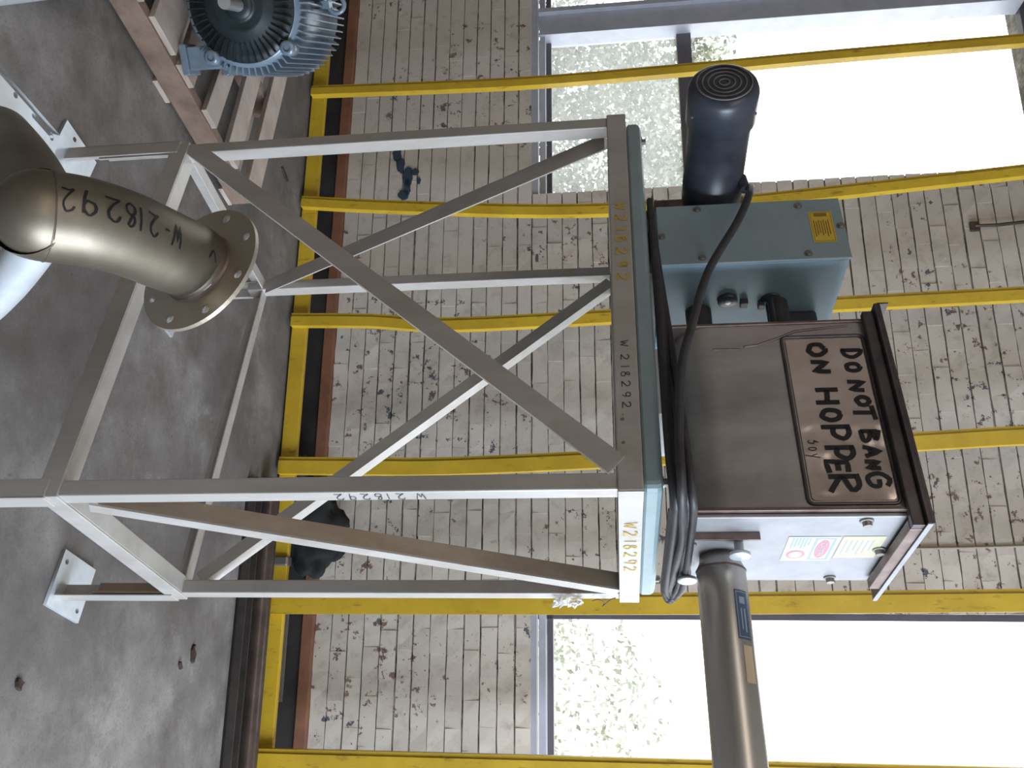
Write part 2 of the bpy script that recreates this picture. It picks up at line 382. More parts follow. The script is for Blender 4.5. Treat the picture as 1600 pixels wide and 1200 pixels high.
for i, (b0, b1, z0, z1) in enumerate(order):
    g = (.0022, .0026, .0046, .0024, .0034, .0060, .0022)[int(round((z0 - .155) / H)) % 7]
    dep = BT + rnd.uniform(0, .004)
    if i < 300:
        o = bpy.data.objects.new('brick', shapes[rnd.randrange(24)]); o.parent = wall; COL.objects.link(o)
        o.location = WP((b0 + b1) / 2, DW + BT + .004 - dep / 2 - .002, (z0 + z1) / 2); o.rotation_euler = (rnd.uniform(-.02, .02), 0, -PHI)
        o.scale = (b1 - b0 + .002, dep + .006, z1 - z0 - 2 * g)
    else:
        j = lambda: rnd.uniform(-.0015, .0015)
        rest.box(WP, b0 - .0003, b1 + .0003, DW + BT - dep, DW + BT + .004, z0 + g + j(), z1 - g + j())
rest.build('brick', 'brick', wall, kind='stuff')
# curb at the foot of the wall
mb = MB(); mb.box(WP, -5.5, 3.0, DW - .035, DW + BT - .001, 0.10, .155); mb.build('trim_1', 'curb', kind='structure', bevel=.004)
mb = MB(); mb.box(WP, -5.5, 3.0, DW - .02, DW + BT - .001, 0.001, .0995); mb.build('trim_2', 'dark', kind='structure')  # dark strip standing in for the shaded gap between rail and curb
# windows ----------------------------------------------------------
def window(name, O, mull, trans, label):
    s0, s1, z0, z1 = O
    w_ = tag(bpy.data.objects.new(name, None), kind='structure'); link(w_)
    m1 = MB()
    m1.box(WP, s0, s1, DW + .01, DW + .075, z0, z0 + .05); m1.build('outer_sill', 'wframe', w_, bevel=.002)
    m1 = MB(); m1.box(WP, s0, s1, DW + .075, DW + .14, z0 + .052, z0 + .085); m1.build('inner_sill', 'wframe', w_, bevel=.002)
    m1 = MB(); m1.box(WP, s0, s1, DW + .135, DW + .19, z0 + .086, z0 + .115)
    m1.box(WP, s0, s1, DW + .135, DW + .19, z1 - .03, z1); m1.box(WP, s0, s0 + .03, DW + .135, DW + .19, z0, z1); m1.box(WP, s1 - .014, s1, DW + .135, DW + .19, z0, z1)
    m1.build('frame', 'wdark', w_, bevel=.002)
    for x in mull:
        m1 = MB(); m1.box(WP, x - .065, x + .065, DW + .06, DW + .18, z0 + .052, z1 - .03); m1.box(WP, x - .095, x - .0652, DW + .03, DW + .18, z0 + .01, z1 - .03)
        m1.build('mullion', 'wframe', w_, bevel=.002)
    xs = [s0 + .03] + [x for x in mull] + [s1 - .014]
    for zt in trans:
        m1 = MB(); m1.box(WP, s0 + .03, s1 - .014, DW + .135, DW + .185, zt - .04, zt + .04); m1.build('transom', 'wdark', w_, bevel=.002)
    zs = [z0 + .1] + trans + [z1 - .02]
    for i in range(len(xs) - 1):
        for j in range(len(zs) - 1):
            m1 = MB(); m1.box(WP, xs[i] + .001, xs[i + 1] - .001, DW + .16, DW + .164, zs[j] + .001, zs[j + 1] - .001)
            m1.build('pane', 'glass_dusty' if (j == 0 and len(trans)) else 'glass', w_)
    return w_
window('window_1', O1, [-3.33], [2.03], None)
window('window_2', O2, [1.3], [], None)
mb = MB(); mb.box(WP, -12, 12, 4.35, 40, -.6, -.5); mb.build('ground', 'grass', kind='structure')
# shrubs outside
def shrub(name, s, d, h, r, n, label, lobes=()):
    t_ = thing(name, label, 'shrub', WP(s, d, -.5), 'shrubs outside the windows')
    rr = random.Random(int(s * 100) + 5)
    st = MB()
    for k in range(5):
        p0 = WP(s, d, -.5); p1 = WP(s + rr.uniform(-.5, .5) * r, d + rr.uniform(-.4, .4) * r, h * rr.uniform(.2, .42)); st.sweep([p0, p0.lerp(p1, .5) + Vector((rr.uniform(-.05, .05), 0, 0)), p1], [.03, .02, .008], 6)
    st.build('branches', 'bark', t_)
    lf = MB()
    base_s = s
    for k in range(n):
        s = base_s + (rr.choice(lobes) if lobes else 0)
        th_ = rr.uniform(0, 2 * PI); ph = math.acos(rr.uniform(-1, 1)); q_ = rr.uniform(.55, 1)
        c_ = WP(s + r * q_ * math.sin(ph) * math.cos(th_), d + .6 * r * q_ * math.sin(ph) * math.sin(th_), h * .5 + (h * .52) * q_ * math.cos(ph))
        if mnoise.noise(c_ * 2.2) < -.12: continue
        a_ = Vector((rr.uniform(-1, 1), rr.uniform(-1, 1), rr.uniform(-1, 1))).normalized(); b_ = a_.orthogonal().normalized(); L_ = rr.uniform(.035, .07)
        lf.add([c_, c_ + a_ * L_ * .5 + b_ * L_ * .28, c_ + a_ * L_, c_ + a_ * L_ * .5 - b_ * L_ * .28], [(0, 1, 2, 3)])
    lf.build('foliage', 'leaf', t_, kind='stuff')
shrub('leafy_shrub', -4.1, 6.1, 2.7, .95, 42000, 'dense pale leafy shrub filling the view through the left window pane', (-.85, 0, .8))
shrub('leafy_shrub', .55, 6.2, 1.9, .9, 2600, 'pale leafy shrub outside the right window, low in its glass')

# ------------------------------------------------------------------ yellow guard rack along the wall
rack = thing('guard_rack', 'yellow painted steel guard rack of upright posts on a bottom rail along the brick wall', 'rack', WP(-1.1, 3.7, 0))
mb = MB(); mb.box(WP, -3.7, 1.6, 3.705, 3.735, .012, .088); mb.box(WP, -3.7, 1.6, 3.735, 3.765, .012, .018)
mb.build('bottom_rail', 'yellow', rack, bevel=.003)
posts = [[(-2.749, .02), (-2.714, 1.098), (-2.725, 1.947), (-2.746, 2.7), (-2.765, 3.9)],
 [(-2.09, .02), (-2.042, .452), (-1.972, 1.262), (-1.959, 1.911), (-1.972, 2.331), (-2.05, 3.489), (-2.08, 3.9)],
 [(-1.445, .02), (-1.427, .421), (-1.393, .8), (-1.405, 1.575), (-1.415, 2.001), (-1.442, 3.394), (-1.45, 3.9)],
 [(-.722, .02), (-.712, .461), (-.708, .82), (-.728, 1.529), (-.783, 2.853), (-.802, 3.295), (-.81, 3.9)],
 [(-.1, .02), (-.107, 1.822), (-.125, 3.189), (-.13, 3.9)],
 [(.545, .02), (.545, 1.9), (.545, 3.9)]]
widths = [.058, .062, .066, .08, .09, .1]
for k, P_ in enumerate(posts):
    mb = MB(); q = catmull([Vector((a, 0, b)) for a, b in P_], 4)
    w_ = widths[k] / 2
    # two flanges: a narrow one set back on the left, a wide one facing the room
    for (sa, sb, da, db) in ((-w_, -w_ + .018, 3.672, 3.704), (-w_ + .018, w_, 3.666, 3.672), (w_ - .006, w_, 3.672, 3.704)):
        vs = []; 
        for p in q: vs += [WP(p.x + sa, da, p.z), WP(p.x + sb, da, p.z), WP(p.x + sb, db, p.z), WP(p.x + sa, db, p.z)]
        n_ = len(q); fs = [(3, 2, 1, 0), tuple(4 * (n_ - 1) + i for i in range(4))]
        for i in range(n_ - 1):
            for j in range(4): fs.append((4 * i + j, 4 * i + (j + 1) % 4, 4 * i + 4 + (j + 1) % 4, 4 * i + 4 + j))
        mb.add(vs, fs)
    mb.build('post', 'yellow', rack, label='bowed yellow post' if k == 1 else None)
mb = MB(); 
mb.box(WP, -.31, -.265, 3.69, 3.745, .01, .094); mb.build('rail_clamp', 'dull_bolt', rack, bevel=.008)
tag(rack.children[-1], 'grey wire clamp around the bottom rail')

# steel channel and pipe on the floor along the rack
ch = MB(); ch.box(WP, -.62, 1.5, 3.40, 3.47, 0, .012); ch.box(WP, -.62, 1.5, 3.40, 3.408, 0, .045); ch.box(WP, -.62, 1.5, 3.462, 3.47, 0, .045)
tag(ch.build('steel_channel', 'channel'), 'dark steel channel lying open side up on the concrete, nearest the room', 'channel')
pi_ = MB(); pi_.sweep([WP(-.64, 3.56, .042), WP(1.5, 3.56, .042)], .042, 20)
tag(pi_.build('steel_pipe', 'rust_pipe'), 'round dark steel pipe with a glossy top lying against the yellow bottom rail', 'pipe')
an = MB(); an.box(WP, -.2, .32, 3.80, 3.812, 0, .075); an.box(WP, -.2, .32, 3.812, 3.85, 0, .01)
tag(an.build('flat_bar', 'dull_bolt'), 'thin grey metal angle lying behind the yellow bottom rail by the curb', 'angle bar')
# dark crumpled sheet behind the rack
bm = bmesh.new(); bmesh.ops.create_icosphere(bm, subdivisions=4, radius=1)
for v in bm.verts:
    n_ = mnoise.noise(v.co * 2.2) * .3 + mnoise.noise(v.co * 6) * .12
    c_ = v.co * (1 + n_); v.co = WP(-.44 + c_.x * .20, 3.83 + c_.y * .055, max(.0, .15 + c_.z * .155))
me = bpy.data.meshes.new('plastic_bag'); bm.to_mesh(me); bm.free(); me.materials.append(M['bag'])
for p in me.polygons: p.use_smooth = True
tag(link(bpy.data.objects.new('plastic_bag', me)), 'dark crumpled plastic bag stuffed behind the yellow rail against the bricks', 'bag')
bm = bmesh.new(); bmesh.ops.create_icosphere(bm, subdivisions=3, radius=1)
for v in bm.verts:
    n_ = mnoise.noise(v.co * 2.7 + Vector((5, 0, 0))) * .35; c_ = v.co * (1 + n_); v.co = WP(-.74 + c_.x * .07, 3.83 + c_.y * .04, max(0, .055 + c_.z * .06))
me = bpy.data.meshes.new('rag'); bm.to_mesh(me); bm.free(); me.materials.append(M['bag'])
tag(link(bpy.data.objects.new('rag', me)), 'small dark blue rag on the floor behind the fourth yellow post', 'rag')
# hook and cable on the wall
hk = thing('wall_hook', 'small rusty hook with a dark wire running up the bricks beside the left window', 'hook', WP(-1.9, DW - .01, 3.36))
mb = MB(); mb.box(WP, -1.93, -1.88, DW - .02, DW - .004, 3.33, 3.375); mb.build('bracket', 'rust_pipe', hk, bevel=.004)
mb = MB(); mb.sweep([WP(-1.905, DW - .02, 3.35), WP(-1.90, DW - .028, 3.45), WP(-1.915, DW - .02, 3.6), WP(-1.91, DW - .02, 4.2)], .008, 8); mb.build('wire', 'rust_pipe', hk)
mb = MB(); mb.sweep([WP(-.353, DW - .008, 2.7), WP(-.358, DW - .008, 3.1), WP(-.366, DW - .008, 3.4), WP(-.37, DW - .008, 4.2)], .006, 8)
tag(mb.build('wall_cable', 'plaster'), 'thin pale cable running straight up the bricks beside the right window', 'cable')
mb = MB(); 
for k in range(9):
    s_, z_ = -2.40 + .13 * k / 8 + rnd.uniform(-.03, .03), .44 + .22 * k / 8
def scab(pts, name, lab):
    b_ = MB(); P0 = [WP(s_, DW - .0045, z_) for s_, z_ in pts]; P1 = [WP(s_, DW - .0025, z_) for s_, z_ in pts]
    b_.prism(None, P0, P1); return b_
# dark blue bare patch, flaked paint (one solid chip shape raised by a paint's thickness)
def blob(cs, cz, rs, rz, seed, n=18): return [(cs + rs * math.cos(2 * PI * i / n) * (1 + .35 * mnoise.noise(Vector((math.cos(2 * PI * i / n) * 1.7, math.sin(2 * PI * i / n) * 1.7, seed)))), cz + rz * math.sin(2 * PI * i / n) * (1 + .5 * mnoise.noise(Vector((math.cos(2 * PI * i / n) * 1.7, math.sin(2 * PI * i / n) * 1.7, seed + 9))))) for i in range(n)]
M['navy'] = plain('old_navy_paint', (48, 62, 80), .6, 0, .15)
pb = MB()
for cs, cz, rs, rz, sd in ((-2.50, .432, .05, .022, 1), (-2.43, .455, .045, .025, 2), (-2.36, .498, .06, .026, 3), (-2.385, .535, .022, .02, 6), (-2.30, .497, .055, .018, 4), (-2.25, .48, .03, .03, 5), (-2.33, .56, .018, .012, 7)):
    pp = blob(cs, cz, rs, rz, sd); pb.prism(None, [WP(a, DW - .0095, b) for a, b in pp], [WP(a, DW - .003, b) for a, b in pp])
pb.build('bare_patch', 'navy', wall, label='dark blue patch where the cream paint has flaked off')

# ------------------------------------------------------------------ floor debris
def chip(name, s, d, l, w_, ang, mat, label, cat):
    b_ = MB(); n = 9
    pts = [(l * math.cos(2 * PI * i / n) * rnd.uniform(.75, 1.1), w_ * math.sin(2 * PI * i / n) * rnd.uniform(.7, 1.15)) for i in range(n)]
    P0, P1 = [], []
    for x, y in pts:
        xs, ys = x * math.cos(ang) - y * math.sin(ang), x * math.sin(ang) + y * math.cos(ang)
        P0.append(WP(s + xs, d + ys, .0)); P1.append(WP(s + xs * .9, d + ys * .9, .006 + rnd.uniform(0, .006)))
    b_.prism(None, P0, P1); return tag(b_.build(name, mat), label, cat)
chip('dry_leaf', .095, 3.075, .036, .016, 0.1, 'leafb', 'larger curled brown dead leaf on the bare floor in front of the channel', 'leaf')
chip('dry_leaf', .135, 2.99, .02, .009, .6, 'leafb', 'smaller brown leaf scrap just in front of the larger leaf', 'leaf')
chip('wood_chip', .147, 2.146, .02, .012, .4, 'leafb', 'tiny dark reddish chip on the floor near the camera, right of the stand', 'debris')
chip('wood_chip', -2.13, 3.48, .05, .012, 1.2, 'leafb', 'brown splinter on the floor between the pallet and the yellow rail', 'debris')
# pale tube with a yellow end at the left edge
mb = MB(); mb.sweep([WP(-1.50, 1.555, .03), WP(-1.95, 2.01, .03)], .022, 16)
tb = mb.build('floor_tube', 'zinc'); tag(tb, 'pale blue-grey tube with a yellow end lying on the concrete near the camera', 'tube')
d_ = (WP(-1.95, 2.01, .03) - WP(-1.50, 1.555, .03)).normalized()
mb = MB(); mb.cyl(WP(-1.50, 1.555, .03) - d_ * .09, WP(-1.50, 1.555, .03) + d_ * .012, .025, 16); mb.build('end_cap', 'yellow', tb, label='yellow end cap')

# ------------------------------------------------------------------ frame coordinates of the stand
TH = .5869; B0 = Vector((.2142, 1.6498, 0))
E1 = Vector((-math.cos(TH), math.sin(TH), 0)); E2 = Vector((math.sin(TH), math.cos(TH), 0))
def FP(a, b, z): return B0 + E1 * a + E2 * b + Vector((0, 0, z))
L1, L2, ZT, ZB, ZL, S = 1.1197, .6477, 1.6202, 1.5694, .3808, .038
stand = thing('steel_stand', 'tall welded grey metal stand with crossed braces and flat foot plates on the concrete floor', 'stand', FP(L1 / 2, L2 / 2, 0))
e = .004
corners = [(L1, 0, -1, 1), (0, 0, 1, 1), (0, L2, 1, -1), (L1, L2, -1, -1)]
for a, b, sa, sb in corners:
    a0, b0 = a + sa * e, b + sb * e
    mb = MB(); mb.box(FP, min(a0, a0 + sa * S), max(a0, a0 + sa * S), min(b0, b0 + sb * S), max(b0, b0 + sb * S), ZL - .055, ZB + .002)
    mb.build('leg', 'alu', stand, bevel=.003)
    # lower leg: an open angle, slightly proud of the leg above
    a1, b1 = a - sa * .004, b - sb * .004; t_ = .005; S2 = .046
    mb = MB()
    mb.box(FP, min(a1, a1 + sa * t_), max(a1, a1 + sa * t_), min(b1, b1 + sb * S2), max(b1, b1 + sb * S2), .009, ZL - .025)
    mb.box(FP, min(a1, a1 + sa * S2), max(a1, a1 + sa * S2), min(b1, b1 + sb * t_), max(b1, b1 + sb * t_), .009, ZL - .025)
    mb.build('lower_leg', 'alu', stand, bevel=.0015)
    mb = MB()
    mb.box(FP, min(a0, a0 + sa * t_), max(a0, a0 + sa * t_), min(b0, b0 + sb * .04), max(b0, b0 + sb * .04), .115, ZL - .03)
    mb.box(FP, min(a0, a0 + sa * .04), max(a0, a0 + sa * .04), min(b0, b0 + sb * t_), max(b0, b0 + sb * t_), .115, ZL - .03)
    mb.build('sleeve', 'alu_brown' if (a, b) == (0, L2) else 'alu', stand)
    ac, bc = a + sa * .044, b + (.044 * sb if sb > 0 else .02)
    if (a, b) == (0, L2): ac, bc = .044, .669
    if (a, b) == (L1, 0): ac, bc = 1.108, .03
    # plate with two bolt holes (8-sided openings cut through)
    mb = MB(); R = .081; hs = [(-.055, .055), (.055, -.055)]
    cu = bpy.data.curves.new('plate', 'CURVE'); cu.dimensions = '2D'; cu.fill_mode = 'BOTH'; cu.extrude = .005
    def poly(pts):
        sp = cu.splines.new('POLY'); sp.points.add(len(pts) - 1); sp.use_cyclic_u = True
        for i, (x, y) in enumerate(pts): sp.points[i].co = (x, y, 0, 1)
    poly([(-R, -R), (R, -R), (R, R), (-R, R)])
    hp = (.052, .058) if (a, b) != (L1, 0) else (-.056, -.052)
    for hx, hy in ((hp[0] * -1, hp[1]), (hp[0], -hp[1])) if (a, b) != (L1, 0) else ((.058, -.028), (-.055, .05)):
        poly([(hx + .008 * math.cos(q_ * PI / 5), hy + .008 * math.sin(q_ * PI / 5)) for q_ in range(10)])
    to = bpy.data.objects.new('tmp', cu); me = bpy.data.meshes.new_from_object(to); bpy.data.objects.remove(to)
    for v in me.vertices: v.co = FP(ac + v.co.x, bc + v.co.y, .0055 + v.co.z) - stand.location
    me.materials.append(M['zinc']); o = link(bpy.data.objects.new('foot_plate', me), stand)
def beam(n0, a0, a1, b0, b1, inner, z, hgt, name, mat='alu', fl=.038, t_=.005):
    """angle beam: vertical web on the outside, horizontal top flange inwards"""
    mb = MB()
    if n0 == 'a':   # runs along a; web at b0
        s_ = inner; mb.box(FP, a0, a1, min(b0, b0 + s_ * t_), max(b0, b0 + s_ * t_), z - hgt, z); mb.box(FP, a0, a1, min(b0 + s_ * t_, b0 + s_ * fl), max(b0 + s_ * t_, b0 + s_ * fl), z - t_, z)
    else:
        s_ = inner; mb.box(FP, min(a0, a0 + s_ * t_), max(a0, a0 + s_ * t_), b0, b1, z - hgt, z); mb.box(FP, min(a0 + s_ * t_, a0 + s_ * fl), max(a0 + s_ * t_, a0 + s_ * fl), b0, b1, z - t_, z)
    return mb.build(name, mat, stand, bevel=.0015)
e2 = .0005
beam('a', 0, L1, -e2, 0, 1, ZL + .001, .05, 'lower_beam', fl=.052); beam('a', .003, L1 - .003, L2 + e2, 0, -1, ZL, .045, 'lower_beam')
beam('b', 0 - e2, 0, .001, L2 - .001, 1, ZL + .002, .05, 'lower_beam', fl=.052); beam('b', L1 + e2, 0, .001, L2 - .001, -1, ZL + .0015, .05, 'lower_beam')
# top ring: box sections
mb = MB(); mb.box(FP, -.002, L1 + .002, -.002, .045, ZB, ZT); mb.build('top_beam', 'alu', stand, bevel=.003)
mb = MB(); mb.box(FP, -.002, L1 + .002, L2 - .045, L2 + .002, ZB, ZT); mb.build('top_beam', 'alu', stand, bevel=.003)
mb = MB(); mb.box(FP, -.004, .041, .0455, L2 - .0455, ZB, ZT - .0003); mb.box(FP, -.004, -.0021, -.001, .046, ZB, ZT); mb.box(FP, -.004, -.0021, L2 - .046, L2 + .001, ZB, ZT); mb.build('top_beam', 'alu', stand, bevel=.0015)
mb = MB(); mb.box(FP, L1 - .041, L1 + .001, .0455, L2 - .0455, ZB, ZT - .0003); mb.build('top_beam', 'alu', stand, bevel=.003)
# braces
def brace(p, q, flat, perp, off0, off1, name='brace', mat='alu', w_=.038, side=None, flange=True, t_=.004, flw=.034):
    """angle bar from p to q: one leg in the frame's plane (width along side), the other along perp at the far edge"""
    p, q = Vector(p), Vector(q); T = (q - p).normalized(); n = Vector(flat).normalized(); sdv = n.cross(T).normalized() * (1 if side is None else side)
    mb = MB()
    def prof(c): return [c + sdv * (-w_ / 2) + n * off0, c + sdv * (w_ / 2) + n * off0, c + sdv * (w_ / 2) + n * off1, c - sdv * (w_ / 2) + n * off1]
    mb.prism(None, prof(p), prof(q))
    if flange:
        k = perp
        def pf(c): return [c + sdv * (w_ / 2 - t_) + n * off1, c + sdv * (w_ / 2) + n * off1, c + sdv * (w_ / 2) + n * (off1 + k * flw), c + sdv * (w_ / 2 - t_) + n * (off1 + k * flw)]
        mb.prism(None, pf(p), pf(q))
    return mb.build(name, mat, stand)
nf = -E2          # outward normal of the long front face
nr = -E1          # outward normal of the right end face
# long front face brace (flat bar look)
brace(FP(1.085, 0, .405), FP(.055, 0, ZB - .001), nf, 1, -.0035, .0045, 'brace', 'alu', .05, flange=False)
# right end face: brown inner leg at the upper-left edge, bright leg in the face
mb = MB()
p, q = Vector((0, .05, .43)), Vector((0, .575, ZB))
T = (q - p).normalized(); sd = Vector((0, T.z, -T.y))   # towards +b, downwards
def P2(v): return FP(v.x, v.y, v.z)
def prl(c, a0, a1, s0, s1): return [P2(c + Vector((a0, 0, 0)) + sd * s0), P2(c + Vector((a1, 0, 0)) + sd * s0), P2(c + Vector((a1, 0, 0)) + sd * s1), P2(c + Vector((a0, 0, 0)) + sd * s1)]
mb.prism(None, prl(p, -.001, .004, -.012, .026), prl(q, -.001, .004, -.012, .026)); mb.build('brace', 'alu', stand)
mb = MB(); mb.prism(None, prl(p + T * .02, .0041, .045, -.012, -.008), prl(q, .0041, .045, -.012, -.008)); mb.build('brace_flange', 'alu_brown', stand, label='brown flange of the end brace')
# far long face
mb = MB(); p, q = Vector((.05, L2 - .03, .415)), Vector((1.06, L2 - .03, ZB)); T = (q - p).normalized(); sd = Vector((T.z, 0, -T.x))
def pr3(c, b0, b1, s0, s1): return [P2(c + Vector((0, b0, 0)) + sd * s0), P2(c + Vector((0, b1, 0)) + sd * s0), P2(c + Vector((0, b1, 0)) + sd * s1), P2(c + Vector((0, b0, 0)) + sd * s1)]
mb.prism(None, pr3(p, 0, .004, -.019, .019), pr3(q, 0, .004, -.019, .019)); mb.prism(None, pr3(p, .0041, .038, -.019, -.015), pr3(q, .0041, .038, -.019, -.015)); mb.build('brace', 'alu', stand)
# left end face
mb = MB(); p, q = Vector((L1 - .012, L2 - .035, .41)), Vector((L1 - .012, .075, ZB)); T = (q - p).normalized(); sd = Vector((0, T.z, -T.y))
mb.prism(None, prl(p, 0, .004, -.022, .028), prl(q, 0, .004, -.022, .028)); mb.prism(None, prl(p, -.058, 0, -.022, -.018), prl(q, -.058, 0, -.022, -.018)); mb.build('brace', 'alu', stand)
# writing on the stand
def fnA(a_start, z0): return lambda u, v: (FP(a_start - u, -.0025, z0 + v), -E2)
writing('W218292', fnA(.785, 1.583), .026, .026, .014, .005, 'paint_marking', 'ink_yellow', stand, 'yellow hand-painted code W218292 on the long top beam')
writing('W 218292.', fnA(.362, 1.584), .018, .018, .008, .0018, 'marker_writing', 'ink_thin', stand, 'small black handwritten code on the long top beam')
for a_ in (.161, .106):
    mb = MB(); mb.cyl(FP(a_, -.003, 1.583), FP(a_, -.0021, 1.583), .004, 10); mb.build('rivet', 'dull_bolt', stand)
writing('W218292', lambda u, v: (FP(-.0045, .145 + u, 1.581 + v), -E1), .028, .032, .012, .004, 'paint_marking', 'ink_yellow', stand, 'yellow hand-painted code on the short top beam')
writing('W 218292', lambda u, v: (FP(.0035, .010 + v * 1.0, 1.178 - u), -E1), .026, .022, .006, .002, 'marker_writing', 'ink_thin', stand, 'black handwritten code running down the near leg')

# ------------------------------------------------------------------ screw feeder on top of the stand
ZTR = 1.659
fd = thing('screw_feeder', 'blue-grey and stainless screw feeder with square hopper and long tube bolted on the stand', 'feeder', FP(L1 / 2, .3, ZT))
# base tray: thick pan with rounded rim
mb = MB(); r_ = .018
def rr(a0, a1, b0, b1, r, z, n=4):
    out = []
    for cx, cy, q0 in ((a1 - r, b1 - r, 0), (a0 + r, b1 - r, 90), (a0 + r, b0 + r, 180), (a1 - r, b0 + r, 270)):
        for k in range(n + 1): out.append(FP(cx + r * math.cos(math.radians(q0 + 90 * k / n)), cy + r * math.sin(math.radians(q0 + 90 * k / n)), z))
    return out
lv = [rr(.004, 1.085, .004, .61, .02, ZT + .001), rr(0, 1.09, 0, .615, .02, ZT + .006), rr(0, 1.09, 0, .615, .02, ZTR - .012), rr(.004, 1.086, .004, .611, .02, ZTR - .004), rr(.012, 1.078, .012, .603, .02, ZTR)]
n_ = len(lv[0]); vs = [v for l_ in lv for v in l_]; fs = [list(range(n_))[::-1], [4 * n_ + i for i in range(n_)]]
for i in range(4):
    for k in range(n_): fs.append((i * n_ + k, i * n_ + (k + 1) % n_, (i + 1) * n_ + (k + 1) % n_, (i + 1) * n_ + k))
mb.add(vs, fs); mb.build('base_pan', 'teal', fd)
for a_, b_ in ((1.04, .03), (.03, .03), (1.04, .58), (.035, .58)):
    mb = MB(); mb.cyl(FP(a_, b_, ZTR), FP(a_, b_, ZTR + .012), .009, 6, smooth=False); mb.cyl(FP(a_, b_, ZTR - .001), FP(a_, b_, ZTR + .002), .014, 12); mb.build('bolt', 'dull_bolt', fd)
# gear housing
mb = MB(); mb.box(FP, .682, .882, .124, .50, 1.69, 2.155); mb.build('gear_housing', 'box_teal', fd, bevel=.006)
mb = MB(); mb.box(FP, .680, .884, .116, .1235, 1.692, 2.157); mb.build('cover_plate', 'box_cover', fd, bevel=.002)
for a_, z_ in ((.776, 1.702), (.866, 1.798), (.861, 2.053), (.785, 2.146), (.698, 2.055), (.698, 1.798)):
    mb = MB(); mb.cyl(FP(a_, .116, z_), FP(a_, .109, z_), .007, 6, smooth=False); mb.cyl(FP(a_, .1165, z_), FP(a_, .114, z_), .010, 12); mb.build('cover_bolt', 'dull_bolt', fd)
fnB = lambda u, v: (FP(.838 - u, .1155, 2.074 + v), -E2)
mb = MB(); patch(mb, fnB, 0, .105, 0, .056); lab = mb.build('warning_label', 'label_yellow', fd, label='yellow label on the cover')
mb = MB()
for k in range(7):
    patch(mb, fnB, .03 + (k % 2) * .004, .086 - (k * 7 % 5) * .003, .008 + k * .0058, .0108 + k * .0058, .0009)
patch(mb, fnB, .006, .018, .012, .044, .0009)
for u0, u1, v0, v1 in ((.003, .102, .003, .0042), (.003, .102, .052, .0532), (.003, .0042, .003, .053), (.1008, .102, .003, .053)): patch(mb, fnB, u0, u1, v0, v1, .0009)
mb.build('label_print', 'print_brown', lab)
# feet under the housing and shaft knobs on its right side
for a_ in (.70, .845):
    mb = MB(); mb.box(FP, a_ - .014, a_ + .014, .15, .48, ZTR, 1.691); mb.build('mounting_foot', 'black', fd, bevel=.003)
def knob(b_, z_, rr_, L_, mat='black', hub=True, name='shaft_knob'):
    mb = MB(); c_ = FP(.682, b_, z_)
    mb.lathe(c_, -E1, [(-.002, 0), (-.002, rr_), (.004, rr_), (.006, rr_ * .9), (.006, rr_ * .4), (L_, rr_ * .4), (L_, 0)] if not hub else [(-.002, 0), (-.002, rr_), (.011, rr_), (.013, rr_ * .92), (.013, 0)], 24); o = mb.build(name, mat, fd)
    if hub:
        h_ = MB(); h_.lathe(c_ - E1 * .0125, -E1, [(0, rr_ * .34), (.0015, rr_ * .3), (.0015, 0)], 16); h_.build('hub_cap', 'zinc', o)
knob(.262, 1.872, .026, .013)
knob(.27, 1.985, .027, .09, hub=False)
mb = MB(); mb.box(FP, .665, .684, .262, .284, 1.905, 1.925); mb.build('stop_block', 'black', fd, bevel=.002)
mb = MB(); mb.box(FP, .665, .684, .272, .292, 1.952, 1.968); mb.build('stop_block', 'black', fd, bevel=.002)
mb = MB(); mb.cyl(FP(.68, .285, 2.0), FP(.488, .285, 2.0), .028, 24); mb.build('paddle_shaft', 'rubber', fd)
mb = MB(); mb.cyl(FP(.68, .31, 1.80), FP(.488, .31, 1.80), .034, 24); mb.build('auger_coupling', 'rubber', fd)
mb = MB(); mb.box(FP, .60, .683, .32, .40, 2.02, 2.11); mb.build('linkage_block', 'black', fd, bevel=.01)
# drive motor left of the housing
ma, mz = 1.0, 1.853
def MC(b): return FP(ma, b, mz)
mo = MB(); mo.lathe(MC(0), E2, [(-.135, .080), (-.06, .079), (.0, .078), (.13, .078), (.132, .081), (.20, .081), (.205, .076), (.26, .076), (.262, 0)], 40)
motor = mo.build('drive_motor', 'black', fd, label='black drive motor')
mo = MB(); mo.lathe(MC(0), E2, [(-.06, .0795), (-.066, .0865), (-.15, .0865), (-.166, .080), (-.172, .070), (-.172, 0)], 40); fc = mo.build('fan_cover', 'black', motor)
mo = MB()
for k in range(5):
    R_ = .012 + k * .0135
    mo.sweep([MC(-.173) + (E1 * math.cos(2 * PI * j / 36) + Vector((0, 0, 1)) * math.sin(2 * PI * j / 36)) * R_ for j in range(36)], .0022, 6, closed=True)
mo.build('grille_ring', plain('dusty_grille', (112, 108, 112), .6, 0, .3, 60), motor)
for sg in (0, 2.1, 4.2):
    mo = MB(); dv = (E1 * math.cos(sg) + Vector((0, 0, 1)) * math.sin(sg)); mo.cyl(MC(-.11) + dv * .085, MC(-.11) + dv * .091, .004, 6, smooth=False); mo.build('screw', 'dull_bolt', motor)
mo = MB(); mo.cyl(FP(ma - .03, .11, mz + .068), FP(ma - .075, .11, mz + .074), .014, 12); mo.build('cable_gland', 'black', motor)
mo = MB(); mo.box(FP, .884, 1.06, .262, .29, 1.70, 1.955); mo.box(FP, .90, 1.05, .29, .42, ZTR, 1.95); mo.build('motor_bracket', 'steel_brown', fd, bevel=.004)
